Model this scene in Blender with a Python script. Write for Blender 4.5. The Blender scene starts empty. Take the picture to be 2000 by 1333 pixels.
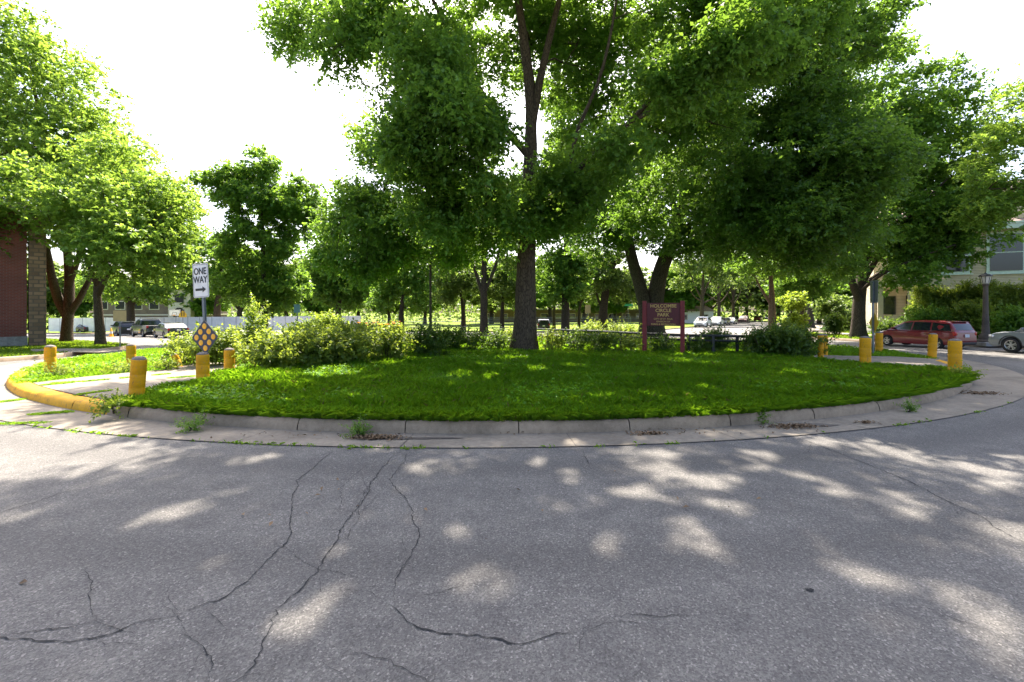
import bpy, bmesh, math, random
import numpy as np
from mathutils import Vector, Matrix
R = math.radians
S = bpy.context.scene
COL = S.collection

# ------------------------------------------------------------------ camera, sky, sun, exposure
F, HZ, EYE = 889.0, 606.0, 1.65            # focal length and horizon of the 2000 px wide photograph, eye height in metres
SUN_AZ, SUN_EL = R(-3), R(56)
cd = bpy.data.cameras.new('camera'); cam = bpy.data.objects.new('camera', cd); COL.objects.link(cam)
cd.sensor_width = 36; cd.lens = F / 2000 * 36; cd.shift_y = -(666.5 - HZ) / 2000
cd.clip_start = .05; cd.clip_end = 3000
cam.location = (0, 0, EYE); cam.rotation_euler = (R(90), 0, 0); S.camera = cam
W = bpy.data.worlds.new('World'); S.world = W; W.use_nodes = True
nt = W.node_tree; bg = nt.nodes['Background']
sky = nt.nodes.new('ShaderNodeTexSky'); sky.sky_type = 'NISHITA'; sky.sun_disc = False
sky.sun_elevation = SUN_EL; sky.sun_rotation = SUN_AZ; sky.air_density = .8; sky.dust_density = 4.5; sky.ozone_density = .6
nt.links.new(sky.outputs[0], bg.inputs[0]); bg.inputs[1].default_value = .14
sd = bpy.data.lights.new('sun', 'SUN'); sun = bpy.data.objects.new('sun', sd); COL.objects.link(sun)
sd.energy = 4.8; sd.angle = R(.53); sd.color = (1, .905, .775)
SDIR = Vector((math.sin(SUN_AZ) * math.cos(SUN_EL), math.cos(SUN_AZ) * math.cos(SUN_EL), math.sin(SUN_EL)))
sun.rotation_euler = SDIR.to_track_quat('Z', 'Y').to_euler(); sun.location = (0, 0, 60)
S.view_settings.view_transform = 'Standard'; S.view_settings.look = 'None'
S.view_settings.gamma = 1; S.view_settings.exposure = 1.98
S.render.engine = 'CYCLES'
cy = S.cycles
cy.max_bounces = 8; cy.diffuse_bounces = 4; cy.glossy_bounces = 2; cy.transmission_bounces = 5; cy.transparent_max_bounces = 4
cy.sample_clamp_indirect = 6; cy.use_denoising = True
cy.caustics_reflective = False; cy.caustics_refractive = False

# ------------------------------------------------------------------ terrain
CX, CY, CR = -.50, 22.24, 16.2             # traffic circle: centre and kerb radius
def gz(x, y):
    s = .0245 - .0085 * np.clip(x / (np.abs(y) + 10), -1, 1)
    d = np.maximum(y - 7, 0); d = np.minimum(d, 90 + .15 * (d - 90).clip(0))
    return -s * d * d / (d + 4)
def isl(x, y):                              # top of the island's soil
    r = np.hypot(x - CX, y - CY)
    return gz(x, y) + .14 + .26 * np.clip(1 - (r / 16) ** 2, 0, 1)
def lawn(x, y): return gz(x, y) + .15
def at(u, v, surf=gz):
    Y = 6.
    for _ in range(300):
        X = (u - 1000) / F * Y
        Y = .6 * Y + .4 * F * (EYE - float(surf(X, Y))) / (v - HZ)
    return Vector(((u - 1000) / F * Y, Y, float(surf((u - 1000) / F * Y, Y))))
def pt(u, v, Y): return Vector(((u - 1000) / F * Y, Y, EYE - (v - HZ) / F * Y))
def on(x, y, surf=gz): return Vector((x, y, float(surf(x, y))))

# ------------------------------------------------------------------ scene bookkeeping
def tag(o, label=None, cat=None, group=None, kind=None):
    if label: o['label'] = label
    if cat: o['category'] = cat
    if group: o['group'] = group
    if kind: o['kind'] = kind
    return o
def empty(name, loc, rz=0, label=None, cat=None, group=None):
    o = bpy.data.objects.new(name, None); COL.objects.link(o); o.empty_display_size = .2
    o.location = loc; o.rotation_euler = (0, 0, rz)
    return tag(o, label, cat, group)
KIDS = {}
def link(name, me, parent=None):
    o = bpy.data.objects.new(name, me); COL.objects.link(o)
    if parent is not None:
        o.parent = parent; KIDS.setdefault(parent, []).append(o)
    return o
def copy_tree(o, parent=None):
    c = o.copy(); COL.objects.link(c); c.parent = parent
    if parent is not None: KIDS.setdefault(parent, []).append(c)
    for ch in list(KIDS.get(o, [])): copy_tree(ch, c)
    return c

# ------------------------------------------------------------------ materials
MATS = {}
class NT:
    def __init__(s, name):
        s.m = bpy.data.materials.new(name); s.m.use_nodes = True; s.t = s.m.node_tree
        s.p = s.t.nodes['Principled BSDF']; s.out = s.t.nodes['Material Output']
    def n(s, typ, **kw):
        a = s.t.nodes.new('ShaderNode' + typ)
        for k, v in kw.items():
            if k in a.inputs: a.inputs[k].default_value = v
            else: setattr(a, k, v)
        return a
    def l(s, a, b): s.t.links.new(a, b)
    def coord(s, which='Object', scale=(1, 1, 1)):
        c = s.n('TexCoord'); mp = s.n('Mapping'); mp.inputs['Scale'].default_value = scale
        s.l(c.outputs[which], mp.inputs[0]); return mp.outputs[0]
    def noise(s, vec, scale, detail=4, rough=.55):
        a = s.n('TexNoise', Scale=scale, Detail=detail, Roughness=rough); s.l(vec, a.inputs['Vector']); return a.outputs['Fac']
    def ramp(s, fac, stops):
        a = s.n('ValToRGB'); e = a.color_ramp.elements
        while len(e) < len(stops): e.new(.5)
        for q, (p, c) in zip(e, stops): q.position = p; q.color = (*c, 1) if len(c) == 3 else c
        s.l(fac, a.inputs[0]); return a.outputs[0]
    def mix(s, fac, a, b, mode='MIX'):
        q = s.n('Mix'); q.data_type = 'RGBA'; q.blend_type = mode
        for v, i in ((fac, 0), (a, 6), (b, 7)):
            if hasattr(v, 'links'): s.l(v, q.inputs[i])
            else: q.inputs[i].default_value = v if i == 0 else (*v, 1)
        return q.outputs[2]
    def bump(s, h, strength=.4, dist=.02):
        b = s.n('Bump', Strength=strength, Distance=dist); s.l(h, b.inputs['Height']); s.l(b.outputs[0], s.p.inputs['Normal'])
def plain(name, col, rough=.6, metal=0, spec=.5, coat=0, var=.12, vs=6):
    """one colour, mottled a little by wear"""
    if name in MATS: return MATS[name]
    t = NT(name); v = t.coord()
    f = t.noise(v, vs, 5)
    c = t.ramp(f, [(.25, tuple(x * (1 - var) for x in col)), (.75, tuple(min(1, x * (1 + var)) for x in col))])
    t.l(c, t.p.inputs['Base Color'])
    t.p.inputs['Roughness'].default_value = rough; t.p.inputs['Metallic'].default_value = metal
    t.p.inputs['Specular IOR Level'].default_value = spec; t.p.inputs['Coat Weight'].default_value = coat
    MATS[name] = t.m; return t.m
def leafmat(name, c0, c1, tr, tw=.45, rough=.5):
    t = NT(name); g = t.n('NewGeometry'); oi = t.n('ObjectInfo')
    c = t.ramp(g.outputs['Random Per Island'], [(0, c0), (.8, c1), (1, tuple(x * 1.25 for x in c1))])
    t.l(c, t.p.inputs['Base Color']); t.p.inputs['Roughness'].default_value = rough
    t.p.inputs['Specular IOR Level'].default_value = .35
    tl = t.n('BsdfTranslucent'); hs = t.mix(.35, tr, c)
    t.l(hs, tl.inputs[0])
    mx = t.n('MixShader'); mx.inputs[0].default_value = tw
    t.l(t.p.outputs[0], mx.inputs[1]); t.l(tl.outputs[0], mx.inputs[2]); t.l(mx.outputs[0], t.out.inputs[0])
    return t.m
LM = {
 'deep': leafmat('leaf_deep', (.036, .096, .014), (.078, .170, .025), (.26, .44, .038), .5),
 'mid': leafmat('leaf_mid', (.050, .128, .018), (.101, .214, .033), (.31, .50, .042), .52),
 'light': leafmat('leaf_light', (.075, .160, .024), (.135, .245, .044), (.42, .60, .06), .54),
 'far': leafmat('leaf_far', (.055, .105, .025), (.105, .165, .040), (.30, .42, .06), .5),
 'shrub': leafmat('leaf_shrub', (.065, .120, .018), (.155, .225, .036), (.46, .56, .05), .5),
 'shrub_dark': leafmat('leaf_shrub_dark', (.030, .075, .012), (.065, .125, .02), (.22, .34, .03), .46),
 'lime': leafmat('leaf_lime', (.100, .170, .016), (.165, .255, .028), (.46, .58, .05), .5),
 'grass': leafmat('grass_blades', (.050, .175, .007), (.120, .310, .014), (.42, .68, .02), .5, .5),
 'lawn': leafmat('lawn_blades', (.055, .135, .010), (.11, .21, .018), (.36, .52, .02), .5, .5),
 'flower': leafmat('flower_petals', (.55, .12, .02), (.7, .2, .03), (.8, .25, .03), .4),
}
def m_bark(name, c0, c1, sc=(9, 9, 1.6)):
    t = NT(name); v = t.coord('Object', sc)
    n1 = t.noise(v, 2.2, 6, .65); vo = t.n('TexVoronoi', Scale=3.2); vo.feature = 'DISTANCE_TO_EDGE'; t.l(v, vo.inputs['Vector'])
    c = t.mix(t.ramp(vo.outputs['Distance'], [(0, (.35,) * 3), (.22, (1,) * 3)]), (.0, .0, .0), t.ramp(n1, [(.3, c0), (.7, c1)]), 'MIX')
    t.l(c, t.p.inputs['Base Color']); t.p.inputs['Roughness'].default_value = .9; t.p.inputs['Specular IOR Level'].default_value = .2
    mm = t.n('Math', operation='MULTIPLY'); t.l(vo.outputs['Distance'], mm.inputs[0]); t.l(n1, mm.inputs[1]); t.bump(mm.outputs[0], .8, .06)
    return t.m
BARK = m_bark('bark', (.065, .046, .028), (.145, .108, .07)); BARK_D = m_bark('bark_dark', (.05, .038, .028), (.12, .095, .07))
BARK_R = m_bark('bark_reddish', (.16, .10, .07), (.28, .19, .14), (6, 6, 4))
def m_asphalt():
    t = NT('asphalt'); v = t.coord()
    big = t.noise(v, .35, 5, .6); mid = t.noise(v, 3.5, 5, .6)
    vo = t.n('TexVoronoi', Scale=105); t.l(v, vo.inputs['Vector'])
    fine = t.noise(v, 190, 2, .6)
    sp = t.ramp(vo.outputs['Color'], [(.12, (.050, .049, .048)), (.5, (.130, .127, .122)), (.80, (.215, .210, .202)), (1, (.50, .48, .45))])
    c = t.mix(.45, sp, t.ramp(fine, [(.3, (.07, .068, .066)), (.7, (.235, .23, .222))]))
    c = t.mix(1, c, t.ramp(big, [(.3, (.80, .78, .755)), (.7, (1.03, 1.00, .965))]), 'MULTIPLY')
    c = t.mix(1, c, t.ramp(mid, [(.25, (.72, .72, .74)), (.7, (1.10, 1.10, 1.09))]), 'MULTIPLY')
    # faint tyre-darkened bands along the driving line round the circle
    g = t.n('NewGeometry'); sub = t.n('VectorMath', operation='SUBTRACT'); sub.inputs[1].default_value = (CX, CY, 0); t.l(g.outputs['Position'], sub.inputs[0])
    fl = t.n('VectorMath', operation='MULTIPLY'); fl.inputs[1].default_value = (1, 1, 0); t.l(sub.outputs[0], fl.inputs[0])
    ln = t.n('VectorMath', operation='LENGTH'); t.l(fl.outputs[0], ln.inputs[0])
    w = t.n('Math', operation='MULTIPLY_ADD'); t.l(ln.outputs['Value'], w.inputs[0]); w.inputs[1].default_value = 3.6; w.inputs[2].default_value = 1.4
    sn = t.n('Math', operation='SINE'); t.l(w.outputs[0], sn.inputs[0])
    mu = t.n('Math', operation='MULTIPLY'); t.l(sn.outputs[0], mu.inputs[0]); t.l(mid, mu.inputs[1])
    c = t.mix(1, c, t.ramp(mu.outputs[0], [(.25, (1, 1, 1)), (.62, (.74, .74, .75))]), 'MULTIPLY')
    t.l(c, t.p.inputs['Base Color']); t.p.inputs['Roughness'].default_value = .82; t.p.inputs['Specular IOR Level'].default_value = .3
    t.bump(vo.outputs['Distance'], .5, .006); return t.m
def m_concrete(name, col, stain=.5):
    t = NT(name); v = t.coord()
    a = t.noise(v, 1.3, 6, .65); b = t.noise(v, 14, 5, .6); f = t.noise(v, 120, 2)
    c = t.ramp(a, [(.3, tuple(x * stain for x in col)), (.55, col), (.8, tuple(min(1, x * 1.12) for x in col))])
    c = t.mix(1, c, t.ramp(b, [(.3, (.82, .80, .78)), (.65, (1.05, 1.05, 1.05))]), 'MULTIPLY')
    c = t.mix(1, c, t.ramp(f, [(.3, (.85,) * 3), (.7, (1.1,) * 3)]), 'MULTIPLY')
    t.l(c, t.p.inputs['Base Color']); t.p.inputs['Roughness'].default_value = .85; t.p.inputs['Specular IOR Level'].default_value = .25
    t.bump(f, .35, .004); return t.m
def m_yellow(name='yellow_paint', col=(.70, .335, .005)):
    t = NT(name); v = t.coord()
    a = t.noise(v, 3, 5, .6); b = t.noise(v, 26, 5, .65)
    c = t.ramp(a, [(.3, tuple(x * .82 for x in col)), (.7, tuple(x * 1.1 for x in col))])
    wear = t.ramp(b, [(.56, (0, 0, 0)), (.68, (1, 1, 1))])
    c = t.mix(wear, c, (.42, .25, .06)); t.l(c, t.p.inputs['Base Color'])
    v2 = t.coord('Object', (9, 9, 3)); d2 = t.noise(v2, 1.6, 7, .7); sc_ = t.ramp(d2, [(.60, (0, 0, 0)), (.66, (1, 1, 1))])
    c = t.mix(sc_, c, (.26, .15, .05)); v3 = t.coord('Object', (3, 3, 22)); d3 = t.noise(v3, 1.3, 4); c = t.mix(1, c, t.ramp(d3, [(.35, (.93, .92, .90)), (.6, (1.02, 1.02, 1.02))]), 'MULTIPLY'); t.l(c, t.p.inputs['Base Color'])
    t.p.inputs['Roughness'].default_value = .6; t.p.inputs['Specular IOR Level'].default_value = .25; t.bump(b, .25, .006); return t.m
def m_soil(name, c0, c1, sc=2):
    t = NT(name); v = t.coord(); a = t.noise(v, sc, 6, .65); b = t.noise(v, sc * 18, 4, .6)
    c = t.mix(.5, t.ramp(a, [(.3, c0), (.7, c1)]), t.ramp(b, [(.3, c0), (.7, c1)]))
    t.l(c, t.p.inputs['Base Color']); t.p.inputs['Roughness'].default_value = .95; t.p.inputs['Specular IOR Level'].default_value = .1
    t.bump(b, .8, .05); return t.m
def m_brick(name, c0, c1, mortar, scale=1.0, bw=.22, rh=.075, msize=.012):
    t = NT(name); c = t.n('TexCoord'); sp = t.n('SeparateXYZ'); t.l(c.outputs['Object'], sp.inputs[0])
    ad = t.n('Math', operation='ADD'); t.l(sp.outputs[0], ad.inputs[0]); t.l(sp.outputs[1], ad.inputs[1])
    cb = t.n('CombineXYZ'); t.l(ad.outputs[0], cb.inputs[0]); t.l(sp.outputs[2], cb.inputs[1])
    b = t.n('TexBrick'); t.l(cb.outputs[0], b.inputs['Vector']); b.inputs['Scale'].default_value = scale
    b.inputs['Color1'].default_value = (*c0, 1); b.inputs['Color2'].default_value = (*c1, 1); b.inputs['Mortar'].default_value = (*mortar, 1)
    b.inputs['Brick Width'].default_value = bw; b.inputs['Row Height'].default_value = rh; b.inputs['Mortar Size'].default_value = msize
    n = t.noise(c.outputs['Object'], .8, 5)
    t.l(t.mix(1, b.outputs['Color'], t.ramp(n, [(.3, (.75,) * 3), (.7, (1.1,) * 3)]), 'MULTIPLY'), t.p.inputs['Base Color'])
    t.p.inputs['Roughness'].default_value = .85; t.bump(b.outputs['Fac'], -.4, .01); return t.m
M_ASPH = m_asphalt(); M_CONC = m_concrete('concrete_kerb', (.345, .265, .185), .66); M_PATH = m_concrete('concrete_path', (.25, .218, .175), .66)
M_YEL = m_yellow(); M_YELK = m_yellow('yellow_kerb_paint', (.70, .36, .015))
M_SOIL = m_soil('turf_soil', (.022, .060, .006), (.06, .12, .014)); M_FIELD = m_soil('field_turf', (.11, .17, .02), (.17, .23, .035), .6)
M_EARTH = m_soil('bed_earth', (.03, .022, .014), (.07, .05, .03), 3)
M_CRACK = plain('crack_tar', (.016, .016, .017), .9)
M_BLACK = plain('black_metal', (.012, .013, .015), .45); M_STEEL = plain('galvanised_steel', (.16, .18, .20), .45, .6)
M_WHITE = plain('white_sign', (.72, .71, .68), .45); M_NAVY = plain('navy_sign', (.018, .026, .055), .4)
M_ORANGE = plain('orange_reflector', (.88, .42, .02), .4); M_MAROON = plain('maroon_wood', (.16, .012, .012), .6, var=.25, vs=9)
M_MAROON_D = plain('maroon_board', (.085, .009, .010), .6, var=.25); M_GOLD = plain('gold_letters', (.50, .33, .09), .6)
M_SIGNY = plain('yellow_sign', (.75, .45, .02), .5); M_SIGNT = plain('tan_sign_back', (.48, .34, .14), .6); M_SIGNG = plain('green_sign', (.015, .22, .11), .5)
M_TEAL = plain('teal_sign_back', (.10, .20, .21), .6); M_GLASS = plain('window_glass', (.012, .016, .02), .06, spec=.8)
M_RUB = plain('tyre_rubber', (.016, .016, .017), .85); M_RIM = plain('alloy_rim', (.55, .56, .58), .3, .9); M_TRIM = plain('black_trim', (.015, .015, .016), .55)
M_HEAD = plain('headlight_lens', (.6, .62, .65), .1, .3); M_TAIL = plain('taillight_lens', (.35, .012, .012), .15); M_PLATE = plain('number_plate', (.6, .62, .66), .5)
M_LEAFLIT = plain('leaf_litter', (.17, .11, .06), .9, var=.5, vs=20)
M_CAP = m_concrete('bollard_cap_concrete', (.20, .18, .165)); M_DRAIN = plain('drain_stain', (.10, .085, .07), .9)

# ------------------------------------------------------------------ mesh helpers
def np_mesh(name, V, Fc, mat, smooth=False):
    V = np.asarray(V, np.float32); Fc = np.asarray(Fc, np.int32); n, k = Fc.shape
    me = bpy.data.meshes.new(name); me.vertices.add(len(V)); me.vertices.foreach_set('co', V.ravel())
    me.loops.add(n * k); me.loops.foreach_set('vertex_index', Fc.ravel())
    me.polygons.add(n); me.polygons.foreach_set('loop_start', np.arange(n, dtype=np.int32) * k)
    if smooth: me.polygons.foreach_set('use_smooth', np.ones(n, bool))
    me.update(calc_edges=True); me.materials.append(mat); return me
class MB:
    """collects shapes into one mesh"""
    def __init__(s): s.bm = bmesh.new()
    def box(s, c, d, rz=0, bev=0, rot=None):
        m = Matrix.Translation(c) @ (rot if rot is not None else Matrix.Rotation(rz, 4, 'Z'))
        r = bmesh.ops.create_cube(s.bm, size=1, matrix=m @ Matrix.Diagonal((*d, 1)))
        if bev:
            es = list({e for v in r['verts'] for e in v.link_edges})
            bmesh.ops.bevel(s.bm, geom=es, offset=bev, segments=2, affect='EDGES', profile=.5)
        return s
    def tube(s, pts, rad, n=8, cap=True):
        pts = [Vector(p) for p in pts]; rad = rad if hasattr(rad, '__len__') else [rad] * len(pts)
        rings = []
        for i, p in enumerate(pts):
            t = (pts[min(i + 1, len(pts) - 1)] - pts[max(i - 1, 0)]).normalized()
            a = t.orthogonal().normalized() if i == 0 else (a - t * a.dot(t)).normalized()
            b = t.cross(a)
            rings.append([s.bm.verts.new(p + (a * math.cos(q) + b * math.sin(q)) * rad[i]) for q in [2 * math.pi * k / n for k in range(n)]])
        for A, B in zip(rings, rings[1:]):
            for k in range(n): s.bm.faces.new((A[k], A[(k + 1) % n], B[(k + 1) % n], B[k]))
        if cap: s.bm.faces.new(rings[0][::-1]); s.bm.faces.new(rings[-1])
        return s
    def lathe(s, prof, n=24, c=(0, 0, 0)):
        c = Vector(c); rings = []
        for r, z in prof:
            if r < 1e-5: rings.append([s.bm.verts.new(c + Vector((0, 0, z)))])
            else: rings.append([s.bm.verts.new(c + Vector((r * math.cos(2 * math.pi * k / n), r * math.sin(2 * math.pi * k / n), z))) for k in range(n)])
        for A, B in zip(rings, rings[1:]):
            for k in range(n):
                a, b = A[k % len(A)], A[(k + 1) % len(A)]; d, e = B[k % len(B)], B[(k + 1) % len(B)]
                f = [a, b, e, d]; f = [x for i, x in enumerate(f) if x not in f[:i]]
                if len(f) > 2: s.bm.faces.new(f)
        return s
    def prism(s, poly, y0, y1, m=Matrix()):
        """polygon in local x-z, extruded along y"""
        A = [s.bm.verts.new(m @ Vector((x, y0, z))) for x, z in poly]; B = [s.bm.verts.new(m @ Vector((x, y1, z))) for x, z in poly]
        s.bm.faces.new(A); s.bm.faces.new(B[::-1])
        for i in range(len(A)): j = (i + 1) % len(A); s.bm.faces.new((A[j], A[i], B[i], B[j]))
        return s
    def add(s, me, m=Matrix()):
        t = bmesh.new(); t.from_mesh(me); t.transform(m)
        tmp = bpy.data.meshes.new('t'); t.to_mesh(tmp); t.free(); s.bm.from_mesh(tmp); bpy.data.meshes.remove(tmp); return s
    def mesh(s, name, mat, smooth=False, ang=40):
        bmesh.ops.recalc_face_normals(s.bm, faces=s.bm.faces)
        me = bpy.data.meshes.new(name); s.bm.to_mesh(me); s.bm.free(); me.materials.append(mat)
        if smooth:
            me.polygons.foreach_set('use_smooth', np.ones(len(me.polygons), bool)); me.set_sharp_from_angle(angle=R(ang))
        return me
    def build(s, name, mat, parent=None, smooth=False, ang=40): return link(name, s.mesh(name, mat, smooth, ang), parent)
def text_mesh(txt, size, ext=.002, bold=0):
    cu = bpy.data.curves.new('t', 'FONT'); cu.body = txt; cu.size = size; cu.align_x = 'CENTER'; cu.align_y = 'CENTER'; cu.extrude = ext; cu.offset = bold
    o = bpy.data.objects.new('t', cu); COL.objects.link(o)
    dg = bpy.context.evaluated_depsgraph_get(); dg.update()
    me = bpy.data.meshes.new_from_object(o.evaluated_get(dg)); bpy.data.objects.remove(o); bpy.data.curves.remove(cu); return me
def sheet(name, poly, surf, dz, mat, cell=2.5, depth=0, parent=None, kind='structure'):
    """polygon (world x, y) laid on a surface, with side walls going down by depth"""
    bm = bmesh.new(); vs = [bm.verts.new((p[0], p[1], 0)) for p in poly]; bm.faces.new(vs)
    xs = [p[0] for p in poly]; ys = [p[1] for p in poly]
    for ax, (lo, hi) in ((0, (min(xs), max(xs))), (1, (min(ys), max(ys)))):
        k = math.ceil(lo / cell) * cell
        if k - lo < 1e-3: k += cell
        while k < hi - 1e-3:
            co = (k, 0, 0) if ax == 0 else (0, k, 0); no = (1, 0, 0) if ax == 0 else (0, 1, 0)
            bmesh.ops.bisect_plane(bm, geom=bm.verts[:] + bm.edges[:] + bm.faces[:], plane_co=co, plane_no=no); k += cell
    bmesh.ops.recalc_face_normals(bm, faces=bm.faces)
    if bm.faces[:] and sum(f.normal.z for f in bm.faces) < 0: bmesh.ops.reverse_faces(bm, faces=bm.faces)
    if depth:
        be = [e for e in bm.edges if len(e.link_faces) == 1]
        ex = bmesh.ops.extrude_edge_only(bm, edges=be)
        low = {v for v in ex['geom'] if isinstance(v, bmesh.types.BMVert)}
    else: low = set()
    for v in bm.verts: v.co.z = float(surf(v.co.x, v.co.y)) + dz - (depth if v in low else 0)
    me = bpy.data.meshes.new(name); bm.to_mesh(me); bm.free(); me.materials.append(mat)
    o = link(name, me, parent)
    if kind: o['kind'] = kind
    return o
def disc_grid(name, c, radii, nth, surf, dz, mat, th0=0, th1=2 * math.pi):
    th = np.linspace(th0, th1, nth); V = []
    for r in radii:
        x = c[0] + r * np.cos(th); y = c[1] + r * np.sin(th); V.append(np.stack([x, y, surf(x, y) + dz], 1))
    nr = len(radii); V = np.concatenate(V); q = []
    for i in range(nr - 1):
        a = i * nth + np.arange(nth - 1); q.append(np.stack([a, a + nth, a + nth + 1, a + 1], 1))
    me = np_mesh(name, V, np.concatenate(q), mat, True); o = link(name, me); o['kind'] = 'structure'; return o
def ang_of(p): return math.atan2(p[1] - CY, p[0] - CX)

# ------------------------------------------------------------------ ground, road, island
rr = np.concatenate([[.01], np.geomspace(4, 1500, 46)])
disc_grid('ground', (0, 20), rr, 181, gz, -.35, M_FIELD)
disc_grid('road', (CX, CY), np.concatenate([np.linspace(13, 40, 46), np.linspace(44, 150, 30)]), 241, gz, 0, M_ASPH)
disc_grid('island_turf', (CX, CY), np.concatenate([[.01], np.linspace(1, 16.06, 18)]), 181, isl, 0, M_SOIL)
# gutter: concrete strip of varying width, cut into slabs by open joints
GCX, GCY, GR = -.68, 23.84, 18.42
def gut_r(th):
    # distance from the circle's centre to the second circle
    dx, dy = math.cos(th), math.sin(th); ox, oy = CX - GCX, CY - GCY
    b = ox * dx + oy * dy; c = ox * ox + oy * oy - GR * GR
    return max(CR + .5, min(-b + math.sqrt(b * b - c), CR + 1.45))
def arc_segments(step, gap, r_of):
    out = []; th = R(-180) + .013
    n = int(round(2 * math.pi / step)); s = 2 * math.pi / n
    for i in range(n): out.append((th + i * s + gap / 2, th + (i + 1) * s - gap / 2))
    return out
V, Q = [], []
for a, b in arc_segments(R(7.2), .0006, None):
    k = 9; base = len(V)
    for t in np.linspace(a, b, k):
        for j, f_ in enumerate((0, .35, 1)):
            r0, r1 = CR - .02, gut_r(t); r = r0 + (r1 - r0) * f_
            x, y = CX + r * math.cos(t), CY + r * math.sin(t)
            V.append((x, y, float(gz(x, y)) + (.008, .006, .012)[j]))
    for i in range(k - 1):
        for j in range(2): Q.append((base + i * 3 + j, base + i * 3 + j + 1, base + (i + 1) * 3 + j + 1, base + (i + 1) * 3 + j))
o = link('gutter', np_mesh('gutter', V, Q, M_PATH)); o['kind'] = 'structure'
# kerb segments
YL0, YL1 = ang_of(at(20, 752)), ang_of(at(172, 818)); YR0, YR1 = ang_of(at(1918, 742)), ang_of(at(1885, 705))
def yellow(t):
    t = (t + math.pi) % (2 * math.pi) - math.pi
    return (YL0 - .10 <= t <= YL1) or (YR0 <= t <= YR1 + .10)
prof = [(CR, -.05), (CR - .005, .04), (CR - .02, .105), (CR - .05, .148), (CR - .10, .162), (CR - .27, .160), (CR - .30, .148), (CR - .31, -.02)]
krg = random.Random(4)
kv = {True: ([], []), False: ([], [])}
for a, b in arc_segments(R(5.4), .0008, None):
    cuts = sorted([a, b] + [t for t in (YL0 - .10, YL1, YR0, YR1 + .10) if a < t < b])
    for s0, s1 in zip(cuts, cuts[1:]):
        V, Q = kv[yellow((s0 + s1) / 2)]; k = 22; base = len(V); m = len(prof)
        for t in np.linspace(s0, s1, k):
            for r, z in prof:
                r += .004 * math.sin(t * 40) + (krg.gauss(0, .0022) if z > .03 else 0) - (.014 * max(0, math.sin(t * 131) * math.sin(t * 57) - .55) if .09 < z < .165 and r > CR - .12 else 0); x, y = CX + r * math.cos(t), CY + r * math.sin(t)
                V.append((x, y, float(gz(x, y)) + z + .006 * math.sin(t * 23 + 1)))
        for i in range(k - 1):
            for j in range(m - 1): Q.append((base + i * m + j, base + i * m + j + 1, base + (i + 1) * m + j + 1, base + (i + 1) * m + j))
for isy, nm in ((False, 'kerb'), (True, 'painted_kerb')):
    o = link(nm, np_mesh(nm, *kv[isy], M_YELK if isy else M_CONC, True)); o['kind'] = 'structure'
    o.data.set_sharp_from_angle(angle=R(60))
# paths across the island, of separate slabs
PL = [at(u, v, isl) for u, v in ((196, 806), (225, 785), (300, 763), (385, 744), (440, 727), (480, 715))]
PLf = [at(u, v, isl) for u, v in ((400, 708), (365, 715), (330, 724), (240, 731), (150, 740), (78, 749))]
def rim(t, r=CR - .30): return Vector((CX + r * math.cos(t), CY + r * math.sin(t), 0))
PATH_L = [rim(t) for t in np.linspace(ang_of(PLf[-1]), ang_of(PL[0]), 10)] + PL[1:] + PLf[:-1]
PR = [at(u, v, isl) for u, v in ((1880, 727), (1850, 723.5), (1704, 713), (1640, 707), (1590, 701))]
PRf = [at(u, v, isl) for u, v in ((1590, 694), (1640, 696.5), (1745, 698), (1850, 704), (1893, 708))]
PATH_R = [rim(t) for t in np.linspace(ang_of(PRf[-1]), ang_of(PR[0]), 8)] + PR[1:] + PRf[:-1]
sheet('path', PATH_L, isl, .025, M_PATH, 1.55, .1); sheet('path', PATH_R, isl, .025, M_PATH, 1.55, .1)
PATH_LX = [rim(t, CR + .2) for t in np.linspace(ang_of(PLf[-1]) - .004, ang_of(PL[0]) - .02, 10)] + PL[1:] + PLf[:-1]
PATH_RX = [rim(t, CR + .2) for t in np.linspace(ang_of(PRf[-1]), ang_of(PR[0]), 8)] + PR[1:] + PRf[:-1]
def inpoly(x, y, poly):
    c = np.zeros(np.shape(x), bool); n = len(poly)
    for i in range(n):
        x0, y0 = poly[i][0], poly[i][1]; x1, y1 = poly[i - 1][0], poly[i - 1][1]
        if y0 == y1: continue
        c ^= ((y0 > y) != (y1 > y)) & (x < (x1 - x0) * (y - y0) / (y1 - y0) + x0)
    return c
# blocks beyond the roads: raised turf with concrete kerbs
def kerbline(pts, surf=gz, w=.18, h=.15):
    V, Q = [], []; pts = [Vector((p[0], p[1], 0)) for p in pts]; fine = []
    for a, b in zip(pts, pts[1:]):
        n = max(1, int((b - a).length / 2)); fine += [a.lerp(b, i / n) for i in range(n)]
    fine.append(pts[-1])
    for i, p in enumerate(fine):
        t = (fine[min(i + 1, len(fine) - 1)] - fine[max(i - 1, 0)]).normalized(); nn = Vector((-t.y, t.x, 0))
        for off, z in ((0, -.05), (.01, h - .02), (.04, h + .012), (w, h + .012), (w, -.05)):
            q = p - nn * (off - w * .5); V.append((q.x, q.y, float(surf(q.x, q.y)) + z))
    for i in range(len(fine) - 1):
        for j in range(4): Q.append((i * 5 + j, (i + 1) * 5 + j, (i + 1) * 5 + j + 1, i * 5 + j + 1))
    o = link('kerb', np_mesh('kerb', V, Q, M_CONC)); o['kind'] = 'structure'
BL = [at(u, v) for u, v in ((-330, 745), (-150, 722), (0, 707), (112, 699), (170, 691.5), (215, 686), (250, 681.5), (252, 678), (225, 675), (160, 670), (88, 666), (0, 663))]
BL += [Vector((-75, BL[-1].y + 1, 0)), Vector((-75, BL[0].y, 0))]
sheet('lawn', BL, gz, .14, M_SOIL, 2.5, .3); kerbline(BL[:12][::-1])
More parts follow.
